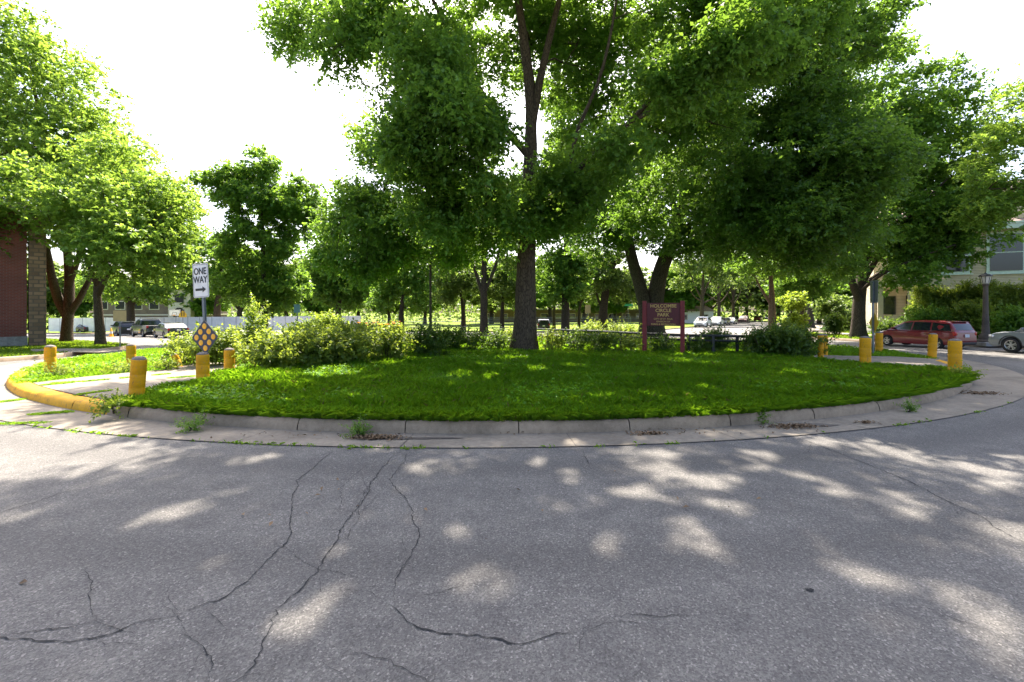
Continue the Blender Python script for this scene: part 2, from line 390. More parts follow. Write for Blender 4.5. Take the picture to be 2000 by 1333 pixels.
WALK_L = [at(u, v, lawn) for u, v in ((60, 683), (150, 681), (235, 684), (228, 686), (190, 689), (140, 688.5), (60, 688))]
sheet('path', WALK_L, lawn, .012, M_PATH, 2.5)
# field behind the circle, left of the far street
BF = [at(u, v) for u, v in ((620, 646), (700, 647.5), (900, 649), (1100, 650), (1240, 650), (1285, 646), (1330, 642), (1395, 634.5), (1450, 628), (1490, 623))]
BF += [Vector((75, 150, 0)), Vector((-60, 150, 0)), Vector((-38, 80, 0))]
sheet('field', BF, gz, .15, M_FIELD, 6, .3); kerbline(BF[:10])
# right block: lawns, pavement, house plot
BRp = [at(u, v) for u, v in ((1560, 618.5), (1570, 622), (1545, 630), (1515, 640), (1510, 650), (1540, 657), (1600, 663), (1680, 668), (1760, 671), (1840, 674), (1930, 678), (2030, 684), (2200, 692))]
BR = BRp + [Vector((70, BRp[-1].y, 0)), Vector((120, 100, 0)), Vector((120, 150, 0))]
sheet('lawn', BR, gz, .14, M_SOIL, 4, .3); kerbline(BRp)
WALK_R = [at(u, v, lawn) for u, v in ((1590, 619), (1597, 622), (1585, 632), (1560, 645), (1600, 652), (1700, 657), (1800, 660), (1800, 657.5), (1700, 654), (1640, 650), (1600, 644), (1620, 628), (1612, 619))]
sheet('path', WALK_R, lawn, .012, M_PATH, 3)
# left far verge between the two streets' meeting and the fence
BV = [at(u, v) for u, v in ((-200, 655), (80, 652.5), (160, 653), (225, 651), (330, 648), (470, 646.5), (600, 645))]
BV += [Vector((-40, 95, 0)), Vector((-40, 150, 0)), Vector((-170, 150, 0)), Vector((-170, 66, 0))]
sheet('field', BV, gz, .15, M_FIELD, 6, .3); kerbline(BV[:7])

# ------------------------------------------------------------------ cracks, stains and litter on the road
rng = np.random.default_rng(5)
def ribbon(poly, w, name, mat, z=.005, jit=.014, step=.03):
    P = [np.array(at(u, v))[:2] for u, v in poly]; pts = []
    for a, b in zip(P, P[1:]):
        n = max(2, int(np.linalg.norm(b - a) / step)); pts += [a + (b - a) * i / n for i in range(n)]
    pts = np.array(pts + [P[-1]]); n = len(pts)
    j = rng.normal(0, jit * .38, (n, 2))
    for m_, am in ((6, 1.0), (14, 1.3)):
        kn = rng.normal(0, jit * am, (n // m_ + 2, 2)); ii = np.arange(n) / m_; i0 = ii.astype(int); fr = (ii - i0)[:, None]; j += kn[i0] * (1 - fr) + kn[i0 + 1] * fr
    pts = pts + j
    t = np.gradient(pts, axis=0); t /= np.linalg.norm(t, axis=1)[:, None] + 1e-9; nn = np.stack([-t[:, 1], t[:, 0]], 1)
    wd = w * .72 * (.35 + rng.random(n) ** 1.5 * 1.0) * np.minimum(1, np.minimum(np.arange(n), np.arange(n)[::-1]) / 8 + .15)
    return pts + nn * wd[:, None] / 2, pts - nn * wd[:, None] / 2, z
CRACKS = [
 ([(655,880),(620,905),(580,940),(565,975),(568,1005),(555,1060),(525,1095),(505,1130),(450,1160),(400,1180),(330,1210)], .012),
 ([(345,1207),(265,1215),(210,1240),(130,1252),(60,1247),(-40,1241)], .012),
 ([(775,885),(745,915),(715,965),(690,1010),(650,1060),(630,1095),(605,1135),(575,1170),(535,1200),(520,1230),(500,1275),(470,1345)], .012),
 ([(728,945),(705,985),(680,1040),(660,1075)], .006),
 ([(800,880),(790,905),(760,935),(790,970),(800,1010),(812,1045),(800,1090),(780,1120),(762,1160),(765,1180)], .010),
 ([(765,1178),(800,1195),(830,1220),(870,1237),(920,1237),(970,1245),(1000,1258),(1030,1264),(1080,1247),(1130,1240)], .013),
 ([(1125,1240),(1180,1212),(1240,1207),(1330,1215)], .006),
 ([(720,905),(700,930),(668,955),(665,985),(650,1005)], .006), ([(665,1150),(700,1145),(762,1152)], .006),
 ([(-30,1244),(110,1225),(180,1215),(250,1208),(262,1216)], .009), ([(400,1345),(408,1300),(395,1260),(380,1232),(345,1232)], .008),
 ([(600,1285),(650,1282),(690,1270),(715,1262)], .006), ([(1575,860),(1640,885),(1720,920),(1800,955),(1870,990),(1940,1030),(2020,1066)], .013),
 ([(1135,880),(1150,905),(1158,918)], .012), ([(-20,1010),(60,985),(110,965),(150,955)], .012),
 ([(1780,1165),(1850,1200),(1920,1222),(2020,1272)], .008), ([(270,1260),(205,1262),(130,1254)], .008),
 ([(635,1110),(620,1160),(590,1175)], .005), ([(720,925),(650,925),(590,926)], .004), ([(515,1100),(460,1092),(400,1096)], .004),
]
rc = random.Random(12)
for poly, w in list(CRACKS[:13]):
    for _ in range(3):
        u, v = rc.choice(poly[:-1]); du, dv = rc.uniform(-1, 1), rc.uniform(-.5, .5); L_ = rc.uniform(40, 130) * (v - 560) / 500; br = [(u, v)]
        for k_ in range(4): du += rc.uniform(-.4, .4); dv += rc.uniform(-.25, .25); br.append((br[-1][0] + du * L_ / 3, max(885, br[-1][1] + dv * L_ / 3)))
        CRACKS.append((br, rc.uniform(.004, .008)))
V, Q = [], []
for poly, w in CRACKS:
    a, b, z = ribbon(poly, w, 'crack', M_CRACK); n0 = len(V); n = len(a)
    for p in a: V.append((p[0], p[1], float(gz(p[0], p[1])) + z))
    for p in b: V.append((p[0], p[1], float(gz(p[0], p[1])) + z))
    Q += [(n0 + i, n0 + i + 1, n0 + n + i + 1, n0 + n + i) for i in range(n - 1)]
tag(link('road_cracks', np_mesh('road_cracks', V, Q, M_CRACK)), kind='structure')
# damp stains on the gutter and the small patched pit in the asphalt
def blob(u, v, rx, ry, seed, name, mat, z):
    q = random.Random(seed); c = at(u, v); ph = [q.uniform(0, 6.28) for _ in range(4)]; vs = []
    for k in range(36):
        t = 2 * math.pi * k / 36; f_ = 1 + .22 * math.sin(2 * t + ph[0]) + .16 * math.sin(3 * t + ph[1]) + .12 * math.sin(7 * t + ph[2])
        x, y = c.x + rx * f_ * math.cos(t), c.y + ry * f_ * math.sin(t); vs.append((x, y, float(gz(x, y)) + z))
    me = bpy.data.meshes.new(name); me.from_pydata(vs, [], [list(range(36))]); me.update(); me.materials.append(mat)
    return tag(link(name, me), kind='structure')
blob(1580, 832, .32, .10, 3, 'gutter_stain', M_DRAIN, .016); blob(800, 858, .5, .06, 4, 'gutter_stain', M_DRAIN, .016)
blob(1582, 1154, .02, .018, 8, 'road_pit', M_CRACK, .005)

# ------------------------------------------------------------------ leaf cards, grass
def nrm(a): return a / (np.linalg.norm(a, axis=-1, keepdims=True) + 1e-9)
def leaf_geo(P, D, N, L, wr=.55, fold=.12):
    D = nrm(D); Sd = nrm(np.cross(D, N)); N = np.cross(Sd, D); L = L[:, None]
    mid = P + D * L * .42
    V = np.stack([P, mid + Sd * L * wr / 2 + N * L * fold, P + D * L - N * L * fold, mid - Sd * L * wr / 2 + N * L * fold], 1)
    return V.reshape(-1, 3), np.arange(len(P) * 4).reshape(-1, 4)
def blades(rng, x, y, z, h, w, lean=.45):
    n = len(x); az = rng.uniform(0, 2 * np.pi, n); P = np.stack([x, y, z], 1)
    d = np.stack([np.cos(az), np.sin(az), np.zeros(n)], 1); s = np.stack([-np.sin(az), np.cos(az), np.zeros(n)], 1)
    ln = rng.uniform(.1, lean * 2, n)[:, None]; h = h[:, None]; w = w[:, None]; up = np.array([0, 0, 1.])
    m = P + up * h * .6 + d * h * ln * .35; tip = P + up * h * (1 - .3 * ln) + d * h * ln
    V = np.stack([P - s * w / 2, P + s * w / 2, m + s * w * .4, tip, m - s * w * .4], 1)
    return V
def blade_mesh(name, V, mat):
    n = len(V); Fc = np.arange(n * 5).reshape(-1, 5); return np_mesh(name, V.reshape(-1, 3), Fc, mat)
def smooth_noise(x, y, seed, s):
    q = np.random.default_rng(seed); out = 0
    for k in range(7):
        a, ph = q.uniform(0, 6.28), q.uniform(0, 6.28); f_ = s * q.uniform(.6, 1.8); out = out + np.sin((x * np.cos(a) + y * np.sin(a)) * f_ + ph)
    return out / 7
BOLL = [tuple(at(u, v, isl)[:2]) for u, v in ((98, 727), (256, 718), (266, 775), (352, 718), (396, 743), (448, 726), (1690, 711), (1717, 688), (1820, 698), (1865, 731))]
def island_grass(n, seed):
    q = np.random.default_rng(seed); X, Y = [], []; got = 0
    while got < n:
        r = 16.12 * np.sqrt(q.random(n)); t = q.uniform(0, 2 * np.pi, n); x = CX + r * np.cos(t); y = CY + r * np.sin(t)
        vis = (np.abs(x) < y * 1.16 + .5)
        keep = q.random(n) < np.clip((9.0 / np.maximum(y, 3)) ** 1.6, 0, 1) * (y < 27)
        ok = vis & keep & ~inpoly(x, y, PATH_LX) & ~inpoly(x, y, PATH_RX)
        for bx, by in BOLL: ok &= np.hypot(x - bx * .985, y - by * .985) > .24
        X.append(x[ok]); Y.append(y[ok]); got += ok.sum()
    x = np.concatenate(X)[:n]; y = np.concatenate(Y)[:n]; r = np.hypot(x - CX, y - CY)
    nz = smooth_noise(x, y, 2, 2.2) + .6 * smooth_noise(x, y, 3, 7)
    h = (.105 + .085 * nz) * q.uniform(.5, 1.5, n); h = np.clip(h, .04, .34) * np.where(r > 15.4, 1.3, 1) * np.where(x < -8, .55, 1) * np.where((x > 9) & (y > 12), .7, 1)
    w = np.clip(.0065 * y / 8, .006, .02) * q.uniform(.7, 1.3, n)
    return blades(q, x, y, isl(x, y) - .01, h, w)
def fringe(seed, th, n, r0, r1, h0, h1, surf=isl, dz=0.):
    """longer blades hanging over the kerb"""
    q = np.random.default_rng(seed); t = q.uniform(th[0], th[1], n); r = q.uniform(r0, r1, n); x = CX + r * np.cos(t); y = CY + r * np.sin(t)
    k = smooth_noise(x * 3, y * 3, seed, 1.3); keep = ~inpoly(x, y, PATH_LX) & ~inpoly(x, y, PATH_RX) & (q.random(n) < .6 + .6 * k)
    x, y = x[keep], y[keep]; m = len(x)
    return blades(q, x, y, surf(x, y) + dz, q.uniform(h0, h1, m), q.uniform(.006, .011, m), .8)
G = [island_grass(330000, 1), fringe(7, (ang_of(at(205, 818)), ang_of(at(1900, 748))), 30000, 15.85, 16.12, .06, .22)]
qd = np.random.default_rng(61); pick = qd.random(len(G[0])) < .035; dry = G[0][pick]; G[0] = G[0][~pick]
LM['dry'] = leafmat('dry_blades', (.14, .15, .035), (.24, .21, .07), (.36, .36, .08), .4)
tag(link('grass', blade_mesh('dry_grass', dry, LM['dry'])), 'dry yellowish blades mixed through the island grass', 'grass', kind='stuff')
cl = island_grass(26000, 9)[:, 0]; kk = smooth_noise(cl[:, 0], cl[:, 1], 15, 1.7); cl = cl[kk > .12]; cl = np.repeat(cl, 3, 0) + qd.normal(0, .02, (len(cl) * 3, 3)) + np.array([0, 0, .07])
cv, cf = leaf_geo(cl, qd.normal(size=cl.shape) * np.array([1, 1, .3]), np.array([0, 0, 1.]) + qd.normal(0, .35, cl.shape), qd.uniform(.03, .065, len(cl)), .9)
tag(link('clover', np_mesh('clover', cv, cf, LM['grass'])), 'clover and broad-leaved weeds growing through the island grass', 'ground cover', kind='stuff')
tag(link('grass', blade_mesh('grass', np.concatenate(G), LM['grass'])), 'bright green unmown grass covering the traffic island', 'grass', kind='stuff')
# grass and moss along the joint between gutter and asphalt, and in slab joints of the left path
q = np.random.default_rng(11); t = q.uniform(ang_of(at(60, 830)), ang_of(at(1990, 785)), 2200)
k = smooth_noise(t * 16, t * 3, 9, 5) + .8 * smooth_noise(t * 60, t * 9, 10, 6); t = t[(k + q.normal(0, .12, len(t)) > .38)]; rg = np.array([gut_r(a) for a in t]) + q.normal(0, .022, len(t))
x, y = CX + rg * np.cos(t), CY + rg * np.sin(t)
J = [blades(q, x, y, gz(x, y), q.uniform(.012, .055, len(t)), q.uniform(.004, .009, len(t)), 1)]
for a, b, n in (((72, 757), (330, 733), 1500), ((150, 775), (215, 766), 600), ((325, 742), (390, 737), 400), ((100, 752), (160, 748), 300)):
    p0, p1 = at(*a, isl), at(*b, isl); s = q.random(n); s = s[(np.sin(s * 23 + n) > -.55)]
    x = p0.x + (p1.x - p0.x) * s + q.normal(0, .02, len(s)); y = p0.y + (p1.y - p0.y) * s + q.normal(0, .025, len(s))
    J.append(blades(q, x, y, isl(x, y) + .02, q.uniform(.02, .05, len(s)), q.uniform(.006, .01, len(s)), 1))
for a, b, n in (((0, 787), (45, 782), 500), ((60, 812), (140, 806), 700), ((0, 830), (90, 828), 300)):
    p0, p1 = at(*a), at(*b); s = q.random(n); x = p0.x + (p1.x - p0.x) * s + q.normal(0, .03, n); y = p0.y + (p1.y - p0.y) * s + q.normal(0, .03, n)
    J.append(blades(q, x, y, gz(x, y) + .01, q.uniform(.01, .04, n), q.uniform(.006, .01, n), 1))
tag(link('grass', blade_mesh('joint_grass', np.concatenate(J), LM['grass'])), 'thin grass sprouting along the gutter and path joints', 'grass', kind='stuff')
# short blades on the lawns across the roads
def lawn_blades(poly, excl, n, seed, h, w, ymax):
    q = np.random.default_rng(seed); xs = [p[0] for p in poly]; ys = [min(p[1], ymax) for p in poly]
    x = q.uniform(min(xs), max(xs), n * 6); y = min(ys) + (max(ys) - min(ys)) * q.random(n * 6); ok = inpoly(x, y, poly) & (np.abs(x) < y * 1.2) & (y < ymax)
    for e in excl: ok &= ~inpoly(x, y, e)
    x, y = x[ok][:n], y[ok][:n]; m = len(x)
    return blades(q, x, y, lawn(x, y) - .02, h * q.uniform(.6, 1.4, m), w * q.uniform(.7, 1.3, m))
tag(link('grass', blade_mesh('lawn_grass', lawn_blades(BL, [WALK_L], 40000, 3, .10, .02, 45), LM['lawn'])), 'short lawn grass beside the brick building', 'grass', kind='stuff')
tag(link('grass', blade_mesh('lawn_grass', lawn_blades(BR, [WALK_R], 60000, 4, .12, .022, 50), LM['lawn'])), 'short lawn grass round the house and street trees', 'grass', kind='stuff')

# ------------------------------------------------------------------ trees
def resample(P, step):
    P = [np.array(p, float) for p in P]; out = [P[0]]
    n = len(P)
    for i in range(n - 1):
        p0, p1, p2, p3 = P[max(i - 1, 0)], P[i], P[i + 1], P[min(i + 2, n - 1)]
        k = max(1, int(np.linalg.norm(p2 - p1) / step))
        for j in range(1, k + 1):
            t = j / k; out.append(.5 * (2 * p1 + (p2 - p0) * t + (2 * p0 - 5 * p1 + 4 * p2 - p3) * t * t + (3 * p1 - p0 - 3 * p2 + p3) * t ** 3))
    return np.array(out)
def tube_np(P, r, n, wob=None):
    T = nrm(np.gradient(P, axis=0)) if len(P) > 1 else np.array([[0, 0, 1.]])
    a = np.cross(T[0], [.31, .2, .93] if abs(T[0][2]) < .9 else [1, .1, 0]); a /= np.linalg.norm(a); V = []
    th = np.arange(n) * 2 * np.pi / n
    for i in range(len(P)):
        a = a - T[i] * a.dot(T[i]); a /= np.linalg.norm(a) + 1e-9; b = np.cross(T[i], a)
        ri = r[i] * (1 if wob is None else wob[i])
        V.append(P[i] + (np.cos(th)[:, None] * a + np.sin(th)[:, None] * b) * (ri[:, None] if np.ndim(ri) else ri))
    V = np.concatenate(V); k = np.arange(n); Q = []
    for i in range(len(P) - 1): Q.append(np.stack([i * n + k, i * n + (k + 1) % n, (i + 1) * n + (k + 1) % n, (i + 1) * n + k], 1))
    return V, np.concatenate(Q)
# gaps carved into the crowns along the sun's rays, placing sun patches below
GAPS = []
for u, v, ru, rv in ((600, 1205, 42, 55), (645, 1165, 30, 25), (945, 1130, 55, 38), (1360, 1050, 30, 30), (1390, 1065, 18, 18), (1650, 1100, 50, 16), (1720, 1140, 55, 16), (1700, 1205, 48, 26), (1900, 1180, 60, 24), (1960, 1250, 50, 34), (1950, 1290, 40, 22),
        (1240, 965, 36, 12), (1290, 920, 40, 10), (1320, 925, 30, 8), (1480, 890, 40, 9), (1390, 938, 55, 9), (1105, 925, 26, 8), (1060, 900, 18, 10), (1300, 884, 24, 6), (1110, 866, 24, 8), (1430, 990, 36, 11), (1560, 925, 28, 7), (1480, 910, 26, 6), (1640, 955, 40, 8),
        (1090, 985, 22, 9), (1165, 977, 16, 7), (1045, 968, 11, 6), (890, 1045, 30, 12), (840, 1010, 16, 7), (330, 1000, 55, 16), (405, 1100, 24, 12), (1920, 918, 40, 9), (1935, 942, 26, 7), (1985, 895, 26, 8), (1180, 1055, 26, 10), (1590, 1055, 20, 9), (660, 1085, 14, 10), (20, 1010, 40, 14), (1990, 1040, 30, 14), (735, 878, 16, 5), (500, 895, 40, 5),
        (600, 740, 60, 8), (540, 765, 30, 6), (700, 782, 26, 6), (480, 718, 50, 5), (640, 722, 40, 5), (950, 716, 26, 5), (1050, 726, 22, 6), (1120, 721, 30, 6), (960, 742, 20, 5), (1385, 766, 18, 4), (800, 705, 50, 4), (720, 745, 26, 5), (560, 795, 24, 5), (880, 765, 14, 4), (1250, 745, 20, 4), (1560, 735, 22, 4), (1700, 745, 20, 4), (1780, 712, 40, 3), (1180, 790, 20, 4), (520, 745, 90, 10), (430, 731, 50, 8), (650, 733, 70, 7), (580, 768, 40, 6), (740, 712, 60, 5), (340, 775, 40, 7), (900, 735, 30, 5), (1010, 705, 40, 4)):
    p_ = at(u, v, isl if v < 800 else gz); GAPS.append((p_.x, p_.y, ru / F * p_.y * .92 + .06, rv * p_.y ** 2 / (F * 1.5) * .92 + .08))
GAPS = np.array(GAPS)
def sunlit_gap(P):
    k = P[:, 2] / SDIR.z; gx, gy = P[:, 0] - SDIR.x * k, P[:, 1] - SDIR.y * k; hit = np.zeros(len(P), bool)
    wx = .55 * smooth_noise(gx, gy, 71, 5) + .5 * smooth_noise(gx, gy, 72, 14); wy = .55 * smooth_noise(gx, gy, 73, 5) + .5 * smooth_noise(gx, gy, 74, 14)
    for x, y, a, b in GAPS: hit |= ((gx - x + wx * a) / a) ** 2 + ((gy - y + wy * b) / b) ** 2 < 1
    return hit
class Tree:
    """trunk and limbs as given, branches grown out to leaf clumps inside ellipsoids"""
    def __init__(s, seed, limbs, blobs, zmin, tip_r=.011):
        s.base = None; s.q = q = np.random.default_rng(seed); pos, par, fixed, s.chains = [], [], [], []
        for (P, r0, r1) in limbs:
            P = resample(P, .55); r = np.linspace(1, 0, len(P)) ** 1.0 * (r0 - r1) + r1; ch = []; prev = -1
            if pos:
                d = np.linalg.norm(np.array(pos) - P[0], axis=1); prev = int(d.argmin()); ch.append(prev)
            for p, rad in zip(P, r):
                pos.append(p); par.append(prev); fixed.append(rad); prev = len(pos) - 1; ch.append(prev)
            s.chains.append((ch, True))
        tg = []
        for c, rad, n in blobs:
            d = nrm(q.normal(size=(n, 3))); tg.append(np.array(c) + d * np.array(rad) * (q.random((n, 1)) ** .42))
        tg = np.concatenate(tg); base = np.array(pos); dist = np.array([np.linalg.norm(base - t, axis=1).min() for t in tg])
        tg = tg[np.argsort(dist)]; s.tips, s.dirs = [], []
        for t in tg:
            A = np.array(pos); v = t - A; d = np.linalg.norm(v, axis=1)
            cost = d + .55 * np.maximum(0, A[:, 2] - t[2] + .15 * d) + np.where(A[:, 2] < zmin, 50, 0)
            i = int(cost.argmin()); p0 = A[i]; L = d[i]
            pd = nrm((A[i] - A[par[i]])[None])[0] if par[i] >= 0 else np.array([0, 0, 1.])
            c1 = p0 + (pd * .45 + (t - p0) / (L + 1e-6) * .4 + np.array([0, 0, .12])) * L * .4
            c2 = t - (t - p0) * .28 + np.array([0, 0, .10 * L]) + q.normal(0, .07 * L, 3)
            n = max(2, int(L / .7)); ch = [i]; prev = i
            for k in range(1, n + 1):
                u = k / n; p = (1 - u) ** 3 * p0 + 3 * u * (1 - u) ** 2 * c1 + 3 * u * u * (1 - u) * c2 + u ** 3 * t
                pos.append(p); par.append(prev); fixed.append(0); prev = len(pos) - 1; ch.append(prev)
            s.chains.append((ch, False)); s.tips.append(t); s.dirs.append(nrm((t - (p0 * .5 + c2 * .5))[None])[0])
        s.pos = np.array(pos); w = np.zeros(len(pos)); kids = np.zeros(len(pos), int)
        for i in range(len(pos) - 1, -1, -1):
            if w[i] == 0: w[i] = 1
            if par[i] >= 0: w[par[i]] += w[i]
        s.r = np.maximum(np.array(fixed), tip_r * w ** .46 * (np.array(fixed) == 0)); s.tips = np.array(s.tips); s.dirs = np.array(s.dirs)
    def wood(s, name, mat, flare=.45, sides=14):
        V, Q, n0 = [], [], 0
        for j, (ch, fx) in enumerate(s.chains):
            P = s.pos[ch]; r = s.r[ch].copy()
            if not fx or j > 0: r[0] = min(r[0], r[1] * 1.15)
            n = sides if fx else (7 if r[0] > .05 else 5); wob = None
            if fx:
                th = np.arange(n) * 2 * np.pi / n; ph = s.q.uniform(0, 6.28, 3); hh = np.arange(len(P)) * .55
                wob = 1 + .05 * np.sin(3 * th + ph[0] + hh[:, None] * .6) + .04 * np.sin(5 * th + ph[1] - hh[:, None] * .9) + .03 * s.q.normal(size=(len(P), n))
                if j == 0 or P[0][2] < s.pos[0][2] + .6:
                    wob = wob + (flare * np.exp(-hh / .45))[:, None] * (1 + .45 * np.sin(5 * th + ph[2]))
            v, qd = tube_np(P, r, n, wob); V.append(v); Q.append(qd + n0); n0 += len(v)
        return np_mesh(name, np.concatenate(V), np.concatenate(Q), mat, True)
    def crown(s, name, mat, sprays, k, leaf, rad, flat=.65, droop=.25, sl=.6):
        sprays = int(sprays * k / 9 + .5); k = 9; sl *= .8; droop *= .5
        q = s.q; n = len(s.tips); P = np.repeat(s.tips, sprays, 0); D = np.repeat(s.dirs, sprays, 0); m = len(P)
        off = nrm(q.normal(size=(m, 3))) * (q.random((m, 1)) ** .5) * rad * np.array([1, 1, flat]); st = P + off * .8
        d = nrm(off / rad * .8 + D * .45 + q.normal(0, .5, (m, 3)) * np.array([1, 1, .7])); ll = sl * q.uniform(.4, 1.3, (m, 1))
        t = (np.arange(k) + .5) / k; t = t[None, :, None] + q.normal(0, .04, (m, k, 1))
        pos = st[:, None] + d[:, None] * (t * ll[:, None]) + np.array([0, 0, -1]) * droop * (t ** 2) * ll[:, None]
        up = nrm(np.array([0, 0, 1.]) + q.normal(0, .35, (m, 3))); sd = nrm(np.cross(d, up)); sg = np.where(np.arange(k) % 2, 1, -1)[None, :, None]
        ld = d[:, None] * .5 + sd[:, None] * sg * .7 + q.normal(0, .5, (m, k, 3)) + np.array([0, 0, -.12])
        ln = up[:, None] + q.normal(0, .5, (m, k, 3)); L = leaf * q.uniform(.5, 1.3, m * k)
        pos, ld, ln = pos.reshape(-1, 3), ld.reshape(-1, 3), ln.reshape(-1, 3)
        if s.base is not None:
            ok = ~sunlit_gap(pos + s.base) | (q.random(len(pos)) < .06); pos, ld, ln, L = pos[ok], ld[ok], ln[ok], L[ok]
        V, Fc = leaf_geo(pos.reshape(-1, 3), ld.reshape(-1, 3), ln.reshape(-1, 3), L, .68)
        return np_mesh(name, V, Fc, mat)
DENS, LMUL = 2.0, 1.15
def rel(P, b): return [Vector(p) - Vector(b) for p in P]
def px_blob(u, v, Y, ru, rv, rd, n): return (np.array(pt(u, v, Y)), np.array([ru / F * Y, rd, rv / F * Y]), n)
def make_tree(name, seed, base, limbs, blobs, zmin, label, cat='tree', group=None, bark=None, leaf='mid', sprays=8, k=14, lsz=.13, rad=.7, flat=.65, droop=.25, sl=.6, flare=.45, dm=1.0):
    b = np.array(base); L = [([np.array(p) - b for p in P], r0, r1) for P, r0, r1 in limbs]; B = [(c - b, r, n) for c, r, n in blobs]
    T = Tree(seed, L, B, zmin); T.base = b if b[1] < 40 else None
    sprays = int(round(sprays * DENS * dm)); lsz *= LMUL / dm ** .42
    e = empty(name, base, 0, label, cat, group)
    link('trunk', T.wood('trunk', bark or BARK, flare), e)
    link('crown', T.crown('crown', LM[leaf], sprays, k, lsz, rad, flat, droop, sl), e)
    return e
down = Vector((0, 0, -.15))
# --- central tree
bA = at(1025, 684, isl); YA = bA.y
def A(u, v, dy=0): return pt(u, v, YA + dy)
def trunkpts(base, pts): return [base + down] + pts
make_tree('shade_tree', 21, bA, [
  (trunkpts(bA, [A(1026, 610), A(1027, 540), A(1030, 470), A(1034, 380), A(1037, 260), A(1034, 170, -.2), A(1020, 60, -.5), A(1006, -60, -.8), A(1000, -200, -1)]), .40, .05),
  ([A(1037, 262), A(1052, 170, -.3), A(1072, 80, -.7), A(1098, -20, -1.2), A(1140, -180, -2)], .16, .04),
  ([A(1040, 440), A(1090, 378, -1), A(1150, 312, -2), A(1235, 235, -3), A(1320, 140, -3.8), A(1420, 30, -4.5), A(1500, -60, -5)], .125, .03),
  ([A(1160, 302, -2.1), A(1225, 245, -1), A(1300, 200, 0), A(1390, 140, 1)], .10, .03),
  ([A(1020, 470), A(975, 436, .5), A(930, 412, 1), A(850, 402, 1.2), A(770, 398, 1), A(705, 440, .6)], .14, .035),
  ([A(1036, 310), A(975, 235, -.6), A(905, 120, -1.2), A(850, 10, -1.8), A(800, -90, -2.2)], .14, .04),
  ([A(890, 95, -1.3), A(840, 70, -1.5), A(760, 88, -1.5), A(680, 80, -1.5), A(600, 60, -1.5)], .08, .02),
  ([A(1020, -60, -.8), A(980, -220, -3), A(960, -330, -5)], .12, .04),
  ([A(1110, 330, -1.5), A(1130, 250, -1.7), A(1165, 170, -2), A(1190, 80, -2.2), A(1210, -40, -2.4)], .07, .03),
 ], [
  px_blob(835, 150, YA - 3.5, 80, 70, 1.6, 19), px_blob(905, 225, YA - 4.2, 85, 75, 1.5, 25), px_blob(815, 300, YA - 2.6, 85, 75, 1.5, 19), px_blob(925, 345, YA - 3, 75, 75, 1.4, 16), px_blob(770, 225, YA - 1, 55, 60, 1.6, 7), px_blob(860, 400, YA - 2, 80, 55, 1.8, 16), px_blob(620, 45, 15.5, 105, 75, 1.6, 18), px_blob(770, 60, YA - 2, 90, 90, 2.4, 22), px_blob(690, 95, YA - 2.2, 55, 60, 1.4, 12), px_blob(1010, 380, YA + 1.5, 60, 60, 1.4, 10),
  px_blob(760, 330, YA + .8, 70, 100, 2.2, 20), px_blob(715, 460, YA + .5, 85, 80, 2, 46), px_blob(850, 440, YA + 1, 100, 70, 2.4, 34), px_blob(1095, 395, YA - 1, 85, 70, 1.8, 34), px_blob(960, 440, YA - 1.5, 60, 40, 1.5, 12),
  px_blob(980, 80, YA + 2.4, 160, 130, 2.4, 46), px_blob(1180, 140, YA + 2.4, 180, 170, 2.4, 58), px_blob(1330, 230, YA + 2.5, 110, 110, 2, 40), px_blob(1100, 20, YA + 1, 120, 60, 2, 18), px_blob(1400, 70, YA - 1.5, 150, 120, 3, 54), px_blob(1540, 60, YA - 1, 110, 100, 2.6, 30), px_blob(1330, 170, YA - 4.6, 70, 50, .8, 9), px_blob(1430, 60, YA - 5.2, 70, 50, .8, 9), px_blob(1210, 280, YA - 3.6, 50, 40, .6, 6), px_blob(1000, -170, YA - 2.5, 200, 120, 4, 56), px_blob(1130, 300, YA + 2.4, 110, 80, 1.8, 26),
  px_blob(1270, -190, YA - 3, 260, 130, 4, 20), px_blob(830, -90, YA - 2, 90, 60, 2.5, 12),
  (np.array((-1.9, 11.2, 14.6)), np.array((2.2, 2.4, 1.5)), 40), (np.array((-3.6, 12.6, 14.4)), np.array((1.6, 1.8, 1.3)), 18), (np.array((1.6, 10.6, 14.8)), np.array((2.4, 2.2, 1.5)), 26), (np.array((4.8, 11.6, 14.2)), np.array((2.3, 2.2, 1.4)), 18), (np.array((7.8, 12.4, 13.4)), np.array((2.2, 2.2, 1.3)), 14), (np.array((.5, 14.4, 16)), np.array((3.2, 2.2, 1.5)), 16),  # unseen foliage above the frame, added to shade the road
 ], 4.6, 'large shade tree with one straight grey trunk on the lawn left of the sign', 'tree', leaf='mid', sprays=12, k=15, lsz=.145, rad=.85, bark=BARK, dm=1.7)
